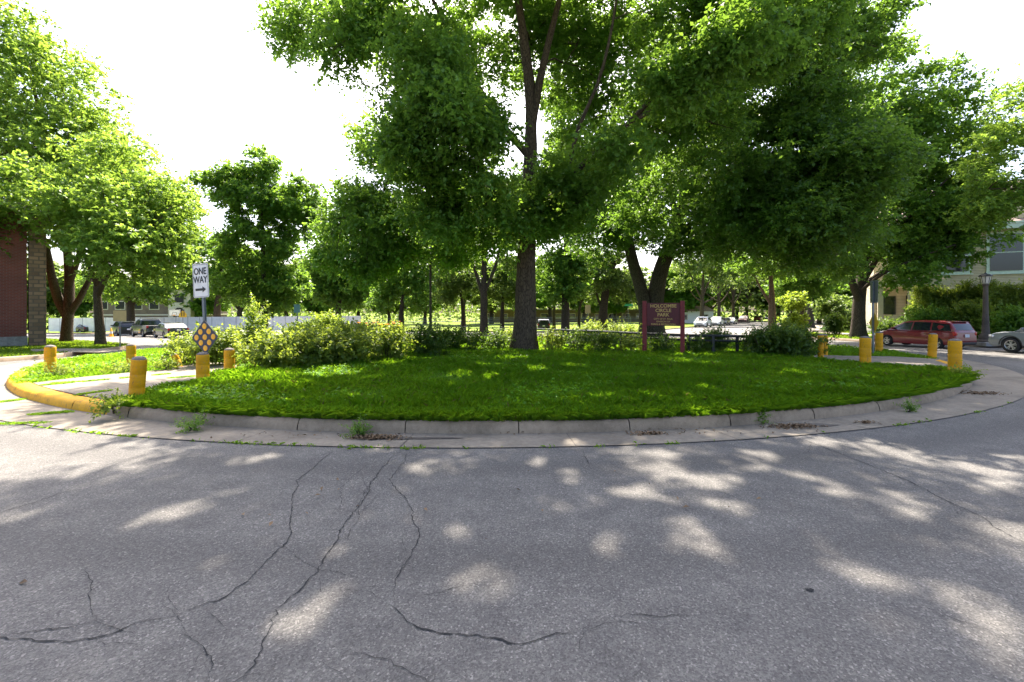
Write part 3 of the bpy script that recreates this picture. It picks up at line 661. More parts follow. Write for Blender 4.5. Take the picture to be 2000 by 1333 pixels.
# --- double-trunk tree behind the sign
bB = at(1268, 662, isl); YB = bB.y
def Bp(u, v, dy=0): return pt(u, v, YB + dy)
make_tree('shade_tree', 22, bB, [
  ([Bp(1280, 664), Bp(1279, 600), Bp(1287, 540), Bp(1308, 480), Bp(1322, 430), Bp(1340, 385), Bp(1352, 350), Bp(1380, 250), Bp(1400, 120)], .58, .06),
  ([Bp(1262, 664), Bp(1262, 610), Bp(1250, 555), Bp(1232, 495), Bp(1215, 400), Bp(1205, 300), Bp(1195, 150)], .46, .06),
  ([Bp(1322, 432), Bp(1313, 390), Bp(1309, 345), Bp(1300, 250)], .2, .05),
  ([Bp(1302, 500), Bp(1350, 488, -1), Bp(1400, 482, -2), Bp(1480, 490, -3), Bp(1545, 498, -4)], .17, .04),
  ([Bp(1340, 385), Bp(1420, 330, -2), Bp(1500, 290, -3.5), Bp(1600, 250, -5)], .2, .05),
  ([Bp(1318, 450), Bp(1400, 420, -2.5), Bp(1480, 390, -5), Bp(1560, 370, -7)], .16, .05),
 ], [
  px_blob(1190, 430, YB, 110, 90, 3, 46), px_blob(1270, 330, YB + 1, 150, 130, 3.4, 60), px_blob(1350, 470, YB - 1, 90, 40, 2.4, 22), px_blob(1440, 330, YB - 4, 130, 120, 3, 60), px_blob(1570, 330, YB - 6, 120, 150, 3, 80),
  px_blob(1520, 450, YB - 6, 140, 75, 3, 66), px_blob(1400, 430, YB - 2, 90, 50, 3, 26), px_blob(1500, 160, YB - 6, 160, 120, 3.4, 74), px_blob(1560, 230, YB - 4, 140, 100, 3, 40), px_blob(1630, 60, YB - 6, 110, 80, 3, 40),
  px_blob(1340, 150, YB, 130, 110, 3, 22), px_blob(1640, 440, YB - 5, 80, 90, 2.6, 34), px_blob(1480, -20, YB - 5, 180, 90, 4, 40), px_blob(1420, 360, 21, 110, 70, 2.5, 26), px_blob(1560, 420, 20, 110, 70, 2.5, 32), px_blob(1660, 330, 19.5, 80, 90, 2.5, 26), px_blob(1260, 400, 21, 70, 40, 2, 14),
 ], 3.5, 'wide shade tree with a dark double trunk just behind the maroon park sign', 'tree', leaf='deep', sprays=11, k=14, lsz=.17, rad=1.05, bark=BARK_D, dm=1.5)
# --- tree at the pavement corner on the right
bD = at(1675, 660, lawn); YD = bD.y
def Dp(u, v, dy=0): return pt(u, v, YD + dy)
make_tree('street_tree', 23, bD, [
  ([Dp(1676, 662), Dp(1677, 600), Dp(1681, 560), Dp(1690, 500), Dp(1705, 420), Dp(1720, 320), Dp(1730, 200)], .40, .06),
  ([Dp(1678, 590), Dp(1662, 545, -1), Dp(1645, 480, -2), Dp(1630, 380, -2.5), Dp(1620, 250, -3)], .24, .05),
  ([Dp(1683, 555), Dp(1730, 480, -1), Dp(1790, 410, -2), Dp(1850, 350, -3)], .2, .04), ([Dp(1683, 560), Dp(1750, 510, 1), Dp(1830, 450, 1.5), Dp(1900, 390, 2)], .18, .03),
  ([Dp(1690, 520), Dp(1740, 440, 2), Dp(1790, 340, 2.5), Dp(1820, 240, 3)], .17, .04), ([Dp(1680, 570), Dp(1725, 535, -2), Dp(1790, 505, -3), Dp(1860, 480, -3.5)], .13, .03),
 ], [
  px_blob(1690, 260, YD, 110, 100, 4, 60), px_blob(1790, 230, YD, 85, 95, 4, 46), px_blob(1850, 320, YD, 75, 80, 4, 34), px_blob(1620, 400, YD - 2, 90, 110, 3, 44), px_blob(1770, 420, YD, 110, 80, 4, 24),
  px_blob(1680, 150, YD, 110, 70, 4, 34), px_blob(1730, 340, YD - 1, 150, 130, 4, 60), px_blob(1870, 430, YD, 60, 50, 3, 12), px_blob(1600, 500, YD - 2, 80, 40, 3, 20), px_blob(1810, 490, YD - 2, 80, 40, 2, 26), px_blob(1900, 430, YD - 2, 60, 50, 2, 20), px_blob(1760, 540, YD - 3, 40, 14, 1.5, 6), px_blob(1850, 400, YD - 1, 110, 60, 3, 26), px_blob(1760, 470, YD - 1, 90, 50, 3, 22),
 ], 3.4, 'big street tree with fanned limbs on the right pavement corner beside the red minivan', 'tree', leaf='mid', sprays=10, k=12, lsz=.22, rad=1.1, bark=BARK_D, dm=1.4)
# --- tree behind, with a three-way fork
bC = at(946, 652, isl); YC = bC.y
def Cp(u, v, dy=0): return pt(u, v, YC + dy)
make_tree('shade_tree', 24, bC, [
  ([Cp(945, 655), Cp(945, 600), Cp(945, 560), Cp(946, 510), Cp(948, 440), Cp(946, 360)], .42, .06), ([Cp(942, 572), Cp(927, 525), Cp(915, 470), Cp(895, 400)], .2, .05), ([Cp(948, 568), Cp(966, 525), Cp(980, 470), Cp(1000, 400)], .2, .05),
 ], [px_blob(930, 440, YC, 130, 70, 4, 60), px_blob(860, 490, YC, 70, 50, 3, 24), px_blob(1010, 500, YC + 1, 60, 50, 3, 20), px_blob(930, 350, YC, 120, 60, 4, 30)],
  3.6, 'dark shade tree with a three-way fork just left of the central trunk', 'tree', leaf='deep', sprays=9, k=12, lsz=.21, rad=1.1, bark=BARK_D)
# --- small round tree left of centre, beyond the shrubs
YFt = 34.; bF = on((517 - 1000) / F * YFt, YFt, lawn)
def Fp(u, v, dy=0): return pt(u, v, YFt + dy)
make_tree('young_shade_tree', 25, bF, [
  ([bF + down, Fp(517, 630), Fp(518, 600), Fp(515, 540), Fp(513, 460), Fp(510, 380), Fp(508, 310)], .24, .03),
 ], [px_blob(440, 360, YFt, 54, 38, 1.8, 34), px_blob(507, 325, YFt, 28, 38, 1.2, 16), px_blob(570, 395, YFt, 58, 48, 2, 40), px_blob(510, 400, YFt, 80, 45, 2.2, 44), px_blob(510, 480, YFt, 80, 55, 2.4, 64), px_blob(545, 560, YFt, 60, 45, 2, 40), px_blob(480, 565, YFt, 50, 45, 2, 26), px_blob(600, 430, YFt, 28, 40, 1.2, 10)],
  2.4, 'medium lone tree with a knobbly dark crown right of the one way sign', 'tree', leaf='mid', sprays=9, k=12, lsz=.2, rad=.75, bark=BARK_D)
# --- big trees of the left lawn
bL1 = at(130, 668, lawn); Y1 = bL1.y
def L1(u, v, dy=0): return pt(u, v, Y1 + dy)
make_tree('lawn_tree', 26, bL1, [
  ([bL1 + down, L1(131, 640), L1(133, 615), L1(135, 560), L1(130, 470), L1(110, 350), L1(80, 230), L1(50, 110)], .31, .06),
  ([L1(132, 618), L1(117, 590), L1(102, 545, -1), L1(85, 470, -2), L1(40, 380, -3), L1(-30, 300, -4)], .27, .05), ([L1(134, 615), L1(152, 590), L1(168, 560), L1(200, 500, 1), L1(250, 430, 1)], .2, .04),
  ([L1(134, 560), L1(160, 480, -2), L1(185, 380, -3), L1(200, 300, -4)], .2, .04),
 ], [px_blob(110, 180, Y1 - 1, 80, 90, 4, 46), px_blob(160, 270, Y1, 90, 90, 4, 46), px_blob(230, 340, Y1, 70, 70, 3, 30), px_blob(20, 330, Y1 - 3, 100, 110, 4, 60), px_blob(0, 160, Y1 - 2, 80, 110, 4, 56), px_blob(100, 300, Y1 - 2, 100, 110, 4, 66), px_blob(170, 380, Y1 - 2, 90, 90, 3, 46), px_blob(40, 430, Y1 - 3, 90, 50, 3, 36), px_blob(170, 440, Y1 - 1, 70, 50, 3, 30), px_blob(60, 90, Y1 - 1, 60, 70, 3, 30), px_blob(30, 380, Y1 - 7, 80, 75, 2.5, 40), px_blob(-40, 440, Y1 - 7, 70, 60, 2.5, 22), px_blob(-90, 250, Y1 - 2, 90, 190, 4, 40)],
  3.6, 'tall light green tree with a forked trunk right beside the brick building corner', 'tree', leaf='light', sprays=5, k=13, lsz=.20, rad=1.25, bark=BARK, dm=1.2, flare=.3)
bL2 = at(196, 674, lawn); Y2 = bL2.y
def L2(u, v, dy=0): return pt(u, v, Y2 + dy)
make_tree('lawn_tree', 27, bL2, [
  ([bL2 + down, L2(195, 640), L2(192, 600), L2(190, 560), L2(205, 480), L2(225, 400), L2(240, 330)], .23, .05), ([L2(191, 575), L2(215, 530, -1), L2(260, 480, -1), L2(310, 430, -1)], .16, .04), ([L2(191, 560), L2(170, 510, -1), L2(150, 470, -2)], .14, .04),
 ], [px_blob(220, 400, Y2 - 1, 80, 70, 3, 44), px_blob(290, 440, Y2 - 1, 60, 60, 2.6, 30), px_blob(240, 480, Y2 - 2, 90, 45, 2.6, 40), px_blob(150, 420, Y2 - 2, 60, 60, 2.6, 24), px_blob(310, 480, Y2 - 1, 55, 40, 2, 18), px_blob(210, 300, Y2, 60, 50, 2, 20), px_blob(290, 370, Y2, 60, 50, 2, 24), px_blob(270, 530, Y2 - 1, 80, 25, 2, 14), px_blob(330, 420, Y2, 40, 60, 2, 16)],
  3.2, 'light green spreading tree with a slightly leaning trunk second from the brick building', 'tree', leaf='light', sprays=5, k=13, lsz=.18, rad=1.15, bark=BARK, dm=1.2, flare=.3)
bL3 = on((255 - 1000) / F * 62, 62, lawn)
def L3(u, v, dy=0): return pt(u, v, 62 + dy)
make_tree('verge_tree', 28, bL3, [
  ([bL3 + down, L3(256, 620), L3(256, 595), L3(262, 540), L3(280, 470), L3(300, 400)], .5, .08), ([L3(256, 605), L3(240, 570), L3(225, 520)], .25, .06), ([L3(257, 600), L3(275, 570), L3(300, 540)], .22, .06),
 ], [px_blob(310, 430, 62, 75, 75, 4, 56), px_blob(270, 500, 62, 80, 60, 4, 46), px_blob(300, 565, 62, 75, 28, 3, 30), px_blob(200, 560, 62, 50, 30, 3, 18), px_blob(350, 400, 62, 30, 45, 3, 16), px_blob(340, 520, 62, 40, 40, 3, 14)],
  4.5, 'light green tree with forked limbs behind the parked cars in front of the white fence', 'tree', leaf='light', sprays=9, k=11, lsz=.3, rad=1.5, bark=BARK)
bL4 = on((425 - 1000) / F * 66, 66, lawn)
def L4(u, v, dy=0): return pt(u, v, 66 + dy)
make_tree('verge_tree', 29, bL4, [
  ([bL4 + down, L4(424, 610), L4(427, 580), L4(432, 540), L4(430, 480)], .55, .1), ([L4(426, 590), L4(445, 550), L4(455, 510)], .3, .06),
 ], [px_blob(420, 500, 66, 60, 50, 4, 44), px_blob(400, 560, 66, 40, 30, 4, 18), px_blob(460, 570, 66, 40, 30, 4, 16), px_blob(395, 480, 66, 30, 25, 3, 10)],
  4.5, 'pale green tree behind the one way sign post by the white fence', 'tree', leaf='mid', sprays=9, k=11, lsz=.3, rad=1.5, bark=BARK)
# --- dark tree left of the park trees, and its neighbours
def simple(name, seed, u, Y, wtrunk, blobs, zmin, label, leaf, bark=None, fork=None, lsz=.28, rad=1.3, sprays=8, k=11, surf=lawn, group=None, top=None):
    b = on((u - 1000) / F * Y, Y, surf); cu = np.mean([q[0] for q in blobs]); cv = np.mean([q[1] for q in blobs]); tv = top or min(q[1] for q in blobs)
    P = [b + down, pt(u, HZ + (606 - 0 - HZ) + 10, Y), pt(u + (cu - u) * .25, (606 + cv) / 2 + 10, Y), pt(cu, cv, Y), pt(cu, tv, Y)]
    limbs = [(P, wtrunk, .05)]
    for (du, v0, v1) in fork or []: limbs.append(([pt(u + (cu - u) * .1, v0, Y), pt(u + du * .5, (v0 + v1) / 2 + 4, Y), pt(u + du, v1, Y)], wtrunk * .42, .05))
    return make_tree(name, seed, b, limbs, [px_blob(q[0], q[1], Y, q[2], q[3], q[2] / F * Y, q[4]) for q in blobs], zmin, label, 'tree', group, bark or BARK_D, leaf, sprays, k, lsz, rad)
simple('park_tree', 31, 660, 52, .35, [(650, 540, 50, 55, 64), (690, 580, 45, 30, 34), (650, 480, 35, 30, 20), (720, 520, 40, 50, 30)], 1.6, 'dense dark tree with foliage nearly to the ground behind the flowering bed', 'mid')
simple('park_tree', 32, 784, 44, .3, [(790, 520, 50, 50, 46), (760, 580, 35, 28, 20), (820, 570, 30, 26, 14)], 2, 'dark leafy tree with low branches left of the thin young trunk', 'mid', lsz=.24)
simple('young_tree', 33, 841, 25, .075, [(850, 470, 45, 50, 36), (830, 410, 30, 30, 12)], 4, 'young tree with a thin dark pole-like trunk left of the three-way forked tree', 'far', lsz=.17, rad=.7, surf=isl)
simple('park_tree', 34, 905, 58, .3, [(890, 560, 50, 35, 40), (860, 530, 40, 30, 20), (900, 460, 60, 50, 30)], 2.2, 'park tree with a short thin trunk just left of the three-way forked tree', 'far')
simple('park_tree', 35, 981, 56, .28, [(1000, 550, 45, 45, 40), (960, 580, 30, 20, 12), (1010, 440, 60, 60, 30)], 2.6, 'park tree with a slim trunk between the forked tree and the central trunk', 'far')
simple('park_tree', 36, 1082, 60, .22, [(1085, 550, 45, 40, 36)], 3, 'slim park tree right of the central trunk above the parked dark vehicle', 'mid')
simple('park_tree', 37, 1104, 44, .42, [(1110, 520, 50, 50, 36), (1090, 570, 35, 25, 12), (1120, 420, 75, 60, 46), (1130, 300, 80, 70, 46), (1100, 200, 60, 50, 24)], 2.8, 'park tree with the thicker dark trunk left of the tan sign', 'mid')
simple('park_tree', 38, 1131, 57, .2, [(1140, 540, 40, 36, 26), (1150, 580, 25, 18, 8)], 2.8, 'slim leaning park tree closest to the tan sign', 'far')
simple('park_tree', 39, 1178, 50, .5, [(1180, 530, 55, 50, 50), (1220, 560, 35, 30, 14), (1230, 430, 70, 60, 40), (1240, 320, 60, 60, 26)], 2.8, 'park tree with a low forked trunk between the tan sign and the green street sign', 'far', fork=[(-16, 612, 560), (18, 612, 560)])
# --- reddish-trunk tree and others right of the sign
simple('street_tree', 40, 1508, 41, .36, [(1480, 510, 60, 30, 40), (1540, 520, 45, 28, 26), (1490, 470, 50, 25, 16)], 3.4, 'tree with a reddish sunlit trunk rising behind the right-hand shrubs', 'mid', BARK_R, [(-34, 596, 540)], lsz=.2, rad=.9, surf=isl)
STREET = [(1371, 92, .62, 'bare-limbed street tree above the white parked car right of the maroon sign'), (1404, 111, .6, 'street tree behind the second white parked car'),
          (1432, 124, .6, 'street tree with spreading limbs behind the grey parked cars'), (1459, 142, .6, 'street tree above the dark red parked car'), (1479, 164, .6, 'street tree above the bright red parked car')]
for i, (u, Y, w, lb) in enumerate(STREET):
    s = 82 / Y; q2 = random.Random(900 + i); Y = Y
    simple('street_tree', 50 + i, u, Y, w * .75, [(u - 20 * s, 520, 55 * s, 26, 34), (u + 30 * s, 515, 50 * s, 26, 30), (u, 480, 60 * s, 25, 24), (u - 45 * s, 552, 28 * s, 16, 10), (u + 52 * s, 552, 28 * s, 16, 10)], 3.5, lb, 'far', BARK,
           [(q2.uniform(-60, -25) * s, q2.uniform(586, 600), q2.uniform(550, 572)), (q2.uniform(25, 62) * s, q2.uniform(584, 598), q2.uniform(546, 570)), (q2.uniform(-30, -8) * s, q2.uniform(580, 594), 528), (q2.uniform(8, 32) * s, q2.uniform(578, 592), 524), (q2.uniform(-45, 45) * s, 574, 520)], lsz=.33, rad=1.5, sprays=8, k=10, group='street trees along the parked cars')
simple('street_tree', 57, 1567, 52, .45, [(1570, 530, 60, 40, 46), (1540, 560, 35, 22, 16), (1600, 560, 35, 20, 14)], 3, 'dark street tree nearest the circle on the right verge of the far street', 'deep', lsz=.26)
simple('street_tree', 58, 1583, 66, .5, [(1585, 540, 45, 32, 34)], 3, 'dark street tree second along the right verge of the far street', 'deep', lsz=.3)
simple('young_tree', 59, 1540, 46, .10, [(1545, 590, 22, 14, 24), (1550, 625, 20, 8, 12)], .8, 'small bright lime tree in the sun between the far street and the reddish trunk', 'lime', lsz=.2, rad=.6)
simple('garden_tree', 60, 1640, 55, .25, [(1625, 600, 30, 22, 32), (1645, 625, 30, 14, 18)], .8, 'pale small garden tree with layered foliage left of the pavement corner tree', 'far', lsz=.24, rad=.8)
# --- tree leaning in from the right edge
YE = 24.; bE = on((2120 - 1000) / F * YE, YE, lawn)
def Ep(u, v, dy=0): return pt(u, v, YE + dy)
make_tree('garden_tree', 61, bE, [([bE + down, Ep(2120, 560), Ep(2110, 450), Ep(2080, 340), Ep(2050, 240), Ep(2030, 150)], .28, .04), ([Ep(2105, 430), Ep(2050, 390), Ep(1990, 370), Ep(1930, 370)], .12, .03)],
  [px_blob(2000, 250, YE, 55, 80, 2, 26), px_blob(1980, 370, YE, 85, 55, 2, 36), px_blob(1930, 300, YE, 40, 50, 1.6, 12), px_blob(2040, 170, YE, 40, 60, 2, 12), px_blob(1940, 400, YE, 45, 30, 1.5, 10)], 3.5,
  'sunlit tree reaching in from the right edge above the house', 'tree', leaf='light', sprays=8, k=12, lsz=.15, rad=.7)
# --- tree line beyond everything
bt = []
for i in range(3):
    q = random.Random(70 + i); h = 11
    T = Tree(70 + i, [([(0, 0, -.3), (.1, 0, 2), (0, .2, 5), (.2, 0, 9)], .32, .06), ([(.1, 0, 2.6), (1.4, .3, 4.6), (2.4, .2, 6.6)], .16, .05), ([(0, 0, 2.4), (-1.2, -.4, 4.4), (-2.6, 0, 6)], .16, .05)],
             [(np.array((q.uniform(-2.2, 2.2), q.uniform(-1.5, 1.5), q.uniform(4.2, 9.5))), np.array((2.6, 2.4, 1.7)), 16) for _ in range(7)], 2.2)
    bt.append((T.wood('trunk', BARK_D), T.crown('crown', LM[('far', 'mid', 'far')[i]], 14, 12, .50, 1.25)))
FARL = [(-230, 84), (-120, 92), (-20, 96), (60, 104), (140, 112), (210, 118), (300, 124), (385, 104), (470, 98), (560, 112), (620, 104), (700, 120), (760, 110), (830, 124), (905, 116), (960, 126), (1020, 120),
        (1075, 128), (1140, 122), (1200, 130), (1255, 124), (1300, 132), (1335, 120), (1390, 140), (1440, 150), (1520, 145), (1560, 120), (1600, 104), (1640, 96), (1700, 84), (1780, 80), (1860, 82), (1950, 78), (2060, 74), (2180, 70)]
q = random.Random(3)
for i, (u, Y) in enumerate(FARL):
    e = empty('distant_tree', on((u - 1000) / F * Y, Y, lawn), q.uniform(0, 6.28), 'green tree in the distant row closing the view beyond the field and houses', 'tree', 'distant tree row')
    s = q.uniform(1.15, 1.6); e.scale = (s * 1.25, s * 1.25, s)
    link('trunk', bt[i % 3][0], e); link('crown', bt[i % 3][1], e)

qw = np.random.default_rng(404); n = 26000; az = qw.uniform(R(-58), R(58), n); rd = qw.uniform(150, 185, n); x, y = rd * np.sin(az), rd * np.cos(az)
top = 11 + 4.5 * smooth_noise(x, y, 41, .11) + 2 * smooth_noise(x, y, 42, .5); z = gz(x, y) + top * qw.random(n) ** .75
V, Fc = leaf_geo(np.stack([x, y, z], 1), qw.normal(size=(n, 3)), qw.normal(size=(n, 3)) + np.array([0, -.4, .8]), qw.uniform(.7, 1.7, n), .7)
tag(link('distant_woods', np_mesh('distant_woods', V, Fc, LM['far'])), 'far wooded band closing the horizon behind the buildings', 'woods', kind='stuff')
# ------------------------------------------------------------------ shrubs and plants
def shrub(name, seed, u, v, wpx, hpx, label, leaf='shrub', surf=isl, lsz=.10, dens=1.3, cat='shrub', depth=None, group=None, stems=6, k=12, Y=None, bark=None):
    q = np.random.default_rng(seed); b = at(u, v, surf) if Y is None else on((u - 1000) / F * Y, Y, surf); Y = b.y
    rx = wpx / F * Y / 2; h = hpx / F * Y * (.84 if name == 'shrub' and u < 900 else 1); ry = depth or rx * .8
    n = int(min(2600, 240 * dens * (rx * h + ry * h) * (.075 / lsz) ** 1.6)) + 30
    # sprays start through the dome's outer shell, of several uneven lobes
    lobes = [(q.uniform(-.5, .5) * rx, q.uniform(-.5, .5) * ry, q.uniform(.3, .62) * h, q.uniform(.42, .7)) for _ in range(7)] + [(0, 0, .45 * h, .78)]
    li = q.integers(0, len(lobes), n); lb = np.array(lobes)[li]; d = nrm(q.normal(size=(n, 3)) + np.array([0, 0, .15])); rr_ = q.random((n, 1)) ** .45
    st = lb[:, :3] + d * rr_ * lb[:, 3:] * np.array([rx, ry, h * .62]); st[:, 2] = np.clip(st[:, 2], .04, None)
    dd = nrm(d * .7 + np.array([0, 0, .5]) + q.normal(0, .4, (n, 3))); ll = q.uniform(.15, .42, (n, 1)) * (lsz / .075) ** .6
    t = ((np.arange(k) + .5) / k)[None, :, None]
    pos = st[:, None] + dd[:, None] * t * ll[:, None]; sd = nrm(np.cross(dd, q.normal(size=(n, 3)))); sg = np.where(np.arange(k) % 2, 1, -1)[None, :, None]
    ld = dd[:, None] * .5 + sd[:, None] * sg * .8 + q.normal(0, .35, (n, k, 3)); ln = np.array([0, 0, 1.]) + q.normal(0, .55, (n, k, 3)) + d[:, None] * .3
    V, Fc = leaf_geo(pos.reshape(-1, 3), ld.reshape(-1, 3), ln.reshape(-1, 3), lsz * q.uniform(.6, 1.3, n * k), .6)
    if lsz < .06: st *= .8
    e = empty(name, b, 0, label, cat, group); link('foliage', np_mesh('foliage', V, Fc, LM[leaf]), e)
    mb = MB()
    for i in range(stems):
        a = q.uniform(0, 6.28); r0 = q.uniform(.02, .12); x, y = math.cos(a), math.sin(a); rr2 = q.uniform(.25, .6)
        mb.tube([(x * r0, y * r0, -.05), (x * rx * rr2 * .5, y * ry * rr2 * .5, h * .35), (x * rx * rr2, y * ry * rr2, h * .75)], [.016, .012, .005], 5)
    mb.build('stems', bark or BARK_D, e, True); return e
SH = [
 ('shrub', 395, 716, 120, 78, 'pale green shrub half hiding the tilted yellow bollard behind the diamond sign', 'shrub'),
 ('shrub', 362, 712, 60, 52, 'small leafy shrub left of the tilted bollard at the end of the bush row', 'shrub'),
 ('shrub', 520, 722, 110, 64, 'low front shrub right of the upright bollard behind the diamond sign', 'shrub'),
 ('shrub', 500, 700, 110, 62, 'shrub behind the low front shrub under the slender sapling', 'shrub'),
 ('shrub', 600, 716, 120, 78, 'rounded shrub with a dark shaded base in the middle of the bush row', 'shrub'),
 ('shrub', 588, 694, 110, 62, 'bright topped shrub at the back of the middle of the bush row', 'lime'),
 ('shrub', 672, 710, 120, 74, 'yellow green shrub with a dark base right of the middle of the bush row', 'shrub'),
 ('shrub', 755, 703, 110, 70, 'bright leafy shrub under the orange lilies', 'shrub'),
 ('shrub', 690, 688, 130, 62, 'wide sunlit shrub behind the row with its top just below the white fence', 'shrub'),
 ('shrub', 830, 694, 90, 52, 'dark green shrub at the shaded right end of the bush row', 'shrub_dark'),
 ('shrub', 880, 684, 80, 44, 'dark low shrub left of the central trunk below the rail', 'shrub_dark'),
]
for i, (nm, u, v, w, h, lb, lf) in enumerate(SH): shrub(nm, 100 + i, u, v, w, h, lb, lf)
shrub('shrub', 130, 640, 655, 90, 66, 'loose tall bush of yellow green foliage rising behind the bush row near the teal sign', 'lime', Y=24, lsz=.12)
shrub('shrub', 131, 592, 655, 36, 46, 'narrow bright bush just under the teal sign', 'lime', Y=20, lsz=.11)
shrub('sapling', 132, 497, 700, 34, 118, 'slender bright sapling standing above the bushes right of the one way sign', 'lime', lsz=.09, dens=.35, stems=2, cat='sapling')
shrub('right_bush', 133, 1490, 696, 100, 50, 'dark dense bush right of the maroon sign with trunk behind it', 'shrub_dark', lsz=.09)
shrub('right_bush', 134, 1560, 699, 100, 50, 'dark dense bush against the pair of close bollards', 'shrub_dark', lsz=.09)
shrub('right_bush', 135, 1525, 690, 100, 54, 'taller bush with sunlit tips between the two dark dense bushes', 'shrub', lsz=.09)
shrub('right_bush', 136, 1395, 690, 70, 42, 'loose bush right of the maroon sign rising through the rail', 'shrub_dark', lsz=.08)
for o_ in list(bpy.data.objects):
    if o_.name.startswith('right_bush'): o_.name = 'shrub'
LOW = [(925, 686, 70, 30, 'low broad-leaved plant at the left edge of the bed below the rail'), (975, 684, 60, 34, 'low plant with a yellow sunlit tip just left of the central trunk'),
       (1075, 686, 60, 34, 'low dark plant just right of the central trunk base'), (1125, 687, 70, 34, 'low dark plant second right of the central trunk'), (1180, 688, 70, 32, 'low dark plant midway between the central trunk and the sign'),
       (1235, 690, 50, 26, 'low dark plant touching the left sign post'), (1300, 690, 60, 24, 'low dark plant under the sign board'), (1360, 692, 50, 24, 'low dark plant just right of the sign post'),
       (1215, 672, 80, 38, 'sunlit weedy plant behind the rail left of the sign'), (1145, 672, 70, 40, 'pale flowering weed behind the rail'), (1005, 672, 70, 26, 'dark weed behind the rail left of the central trunk')]
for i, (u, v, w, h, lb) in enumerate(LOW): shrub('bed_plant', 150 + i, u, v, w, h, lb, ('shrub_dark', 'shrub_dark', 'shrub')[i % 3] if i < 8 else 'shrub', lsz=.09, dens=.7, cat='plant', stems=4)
# orange lilies
for i, (u, lb) in enumerate(((702, 'clump of orange lilies at the left end of the lily bed'), (735, 'clump of orange lilies in the middle of the lily bed'), (768, 'clump of orange lilies nearest the dark shrub'))):
    e = shrub('lily_clump', 170 + i, u, 660, 34, 40, lb, 'lime', lsz=.13, dens=.6, cat='flowers', Y=19.5)
    qq = np.random.default_rng(180 + i); mb = MB(); P, D, N = [], [], []
    for k_ in range(9):
        c = np.array([qq.uniform(-.34, .34), qq.uniform(-.25, .25), qq.uniform(.80, 1.02)]); mb.tube([(c[0] * .4, c[1] * .4, .1), tuple(c)], .006, 4); P, D, N = [], [], []
        for j in range(6):
            a = j * 1.047 + k_; P.append(c); D.append((math.cos(a), math.sin(a), .45)); N.append((0, 0, 1))
        V, Fc = leaf_geo(np.array(P), np.array(D), np.array(N, float), np.full(len(P), .11), .5); link('flower', np_mesh('flower', V, Fc, LM['flower']), e)
    mb.build('stalks', LM['lime'], e)
# weeds in the kerb joints and gutter
for i, (u, v, w, h, lb, sf) in enumerate([(376, 842, 46, 15, 'leafy weed in the gutter below the second kerb joint from the yellow kerb', gz), (704, 852, 34, 18, 'weed growing over the gutter beside the leaf pile', gz), (1121, 838, 8, 12, 'tiny weed in the kerb joint below the central tree', gz),
        (1486, 828, 14, 16, 'small weed in the kerb joint left of the damp patch', gz), (1779, 806, 12, 10, 'small weed in the gutter toward the right bend', gz), (112, 734, 70, 11, 'broad-leaved weeds round the far left bollard', isl), (240, 728, 70, 10, 'broad-leaved weeds along the path edge left of the tilted bollard', isl), (330, 724, 44, 15, 'dark weeds at the foot of the tilted bollard', isl), (215, 803, 30, 16, 'weeds overhanging the end of the yellow kerb', isl), (1880, 740, 34, 12, 'weeds at the foot of the nearest right bollard', isl)]):
    shrub('weed', 190 + i, u, v, w, h, lb, 'shrub' if sf is isl else 'mid', sf, lsz=.03 if sf is gz else .05, dens=.8, cat='weed', stems=3)
# leaf litter heaps in the gutter: countless leaves
qq = np.random.default_rng(77); P = []
for u, v, rx, ry, n in ((735, 858, .28, .07, 420), (1270, 850, .2, .05, 120), (1545, 836, .35, .10, 320), (1915, 770, .35, .15, 260), (1690, 828, .12, .06, 60), (1430, 812, .15, .04, 60), (960, 846, .6, .1, 30), (1350, 846, .8, .12, 40), (560, 852, .8, .1, 24), (1000, 960, 3, .7, 12), (600, 1050, 1.4, .6, 5), (1500, 1000, 1.6, .6, 6)):
    c = at(u, v); P.append(np.stack([qq.normal(c.x, rx * .6, n), qq.normal(c.y, ry * .6, n), qq.random(n) * .025 + .014 + float(gz(c.x, c.y))], 1))
P = np.concatenate(P); n = len(P); D = nrm(qq.normal(size=(n, 3)) * np.array([1, 1, .25])); N = np.array([0, 0, 1.]) + qq.normal(0, .4, (n, 3))
V, Fc = leaf_geo(P, D, N, qq.uniform(.025, .06, n), .5)
tag(link('leaf_litter', np_mesh('leaf_litter', V, Fc, M_LEAFLIT)), 'dry brown leaves heaped in the gutter', 'leaves', kind='stuff')

# ------------------------------------------------------------------ bollards
def bollard(u, v, hpx, wpx, label, lean=(0, 0)):
    b = at(u, v + 2, isl); Y = b.y; h = hpx / F * Y + .04; r = wpx / F * Y / 2 / math.sqrt(1 + ((u - 1000) / F) ** 2)
    e = empty('bollard', b - Vector((0, 0, .05)), 0, label, 'bollard', 'yellow bollards at the path mouths'); e.rotation_euler = (lean[0], lean[1], random.Random(u).uniform(0, 6))
    if lean != (0, 0): e.rotation_euler = (lean[0], lean[1], 0)
    h += .05
    MB().lathe([(r * .99, -.15), (r, .0), (r, h * .30), (r * .985, h * .305), (r, h * .315), (r * 1.0, h * .62), (r * .985, h * .625), (r, h * .635), (r, h - .045), (r * .985, h - .03), (r * .93, h - .012)], 32).build('sleeve', M_YEL, e, True)
    MB().lathe([(r * .955, h - .035), (r * .93, h - .008), (r * .8, h + .012), (r * .5, h + .03), (r * .2, h + .036), (0, h + .037)], 32).build('cap', M_CAP, e, True, 60)
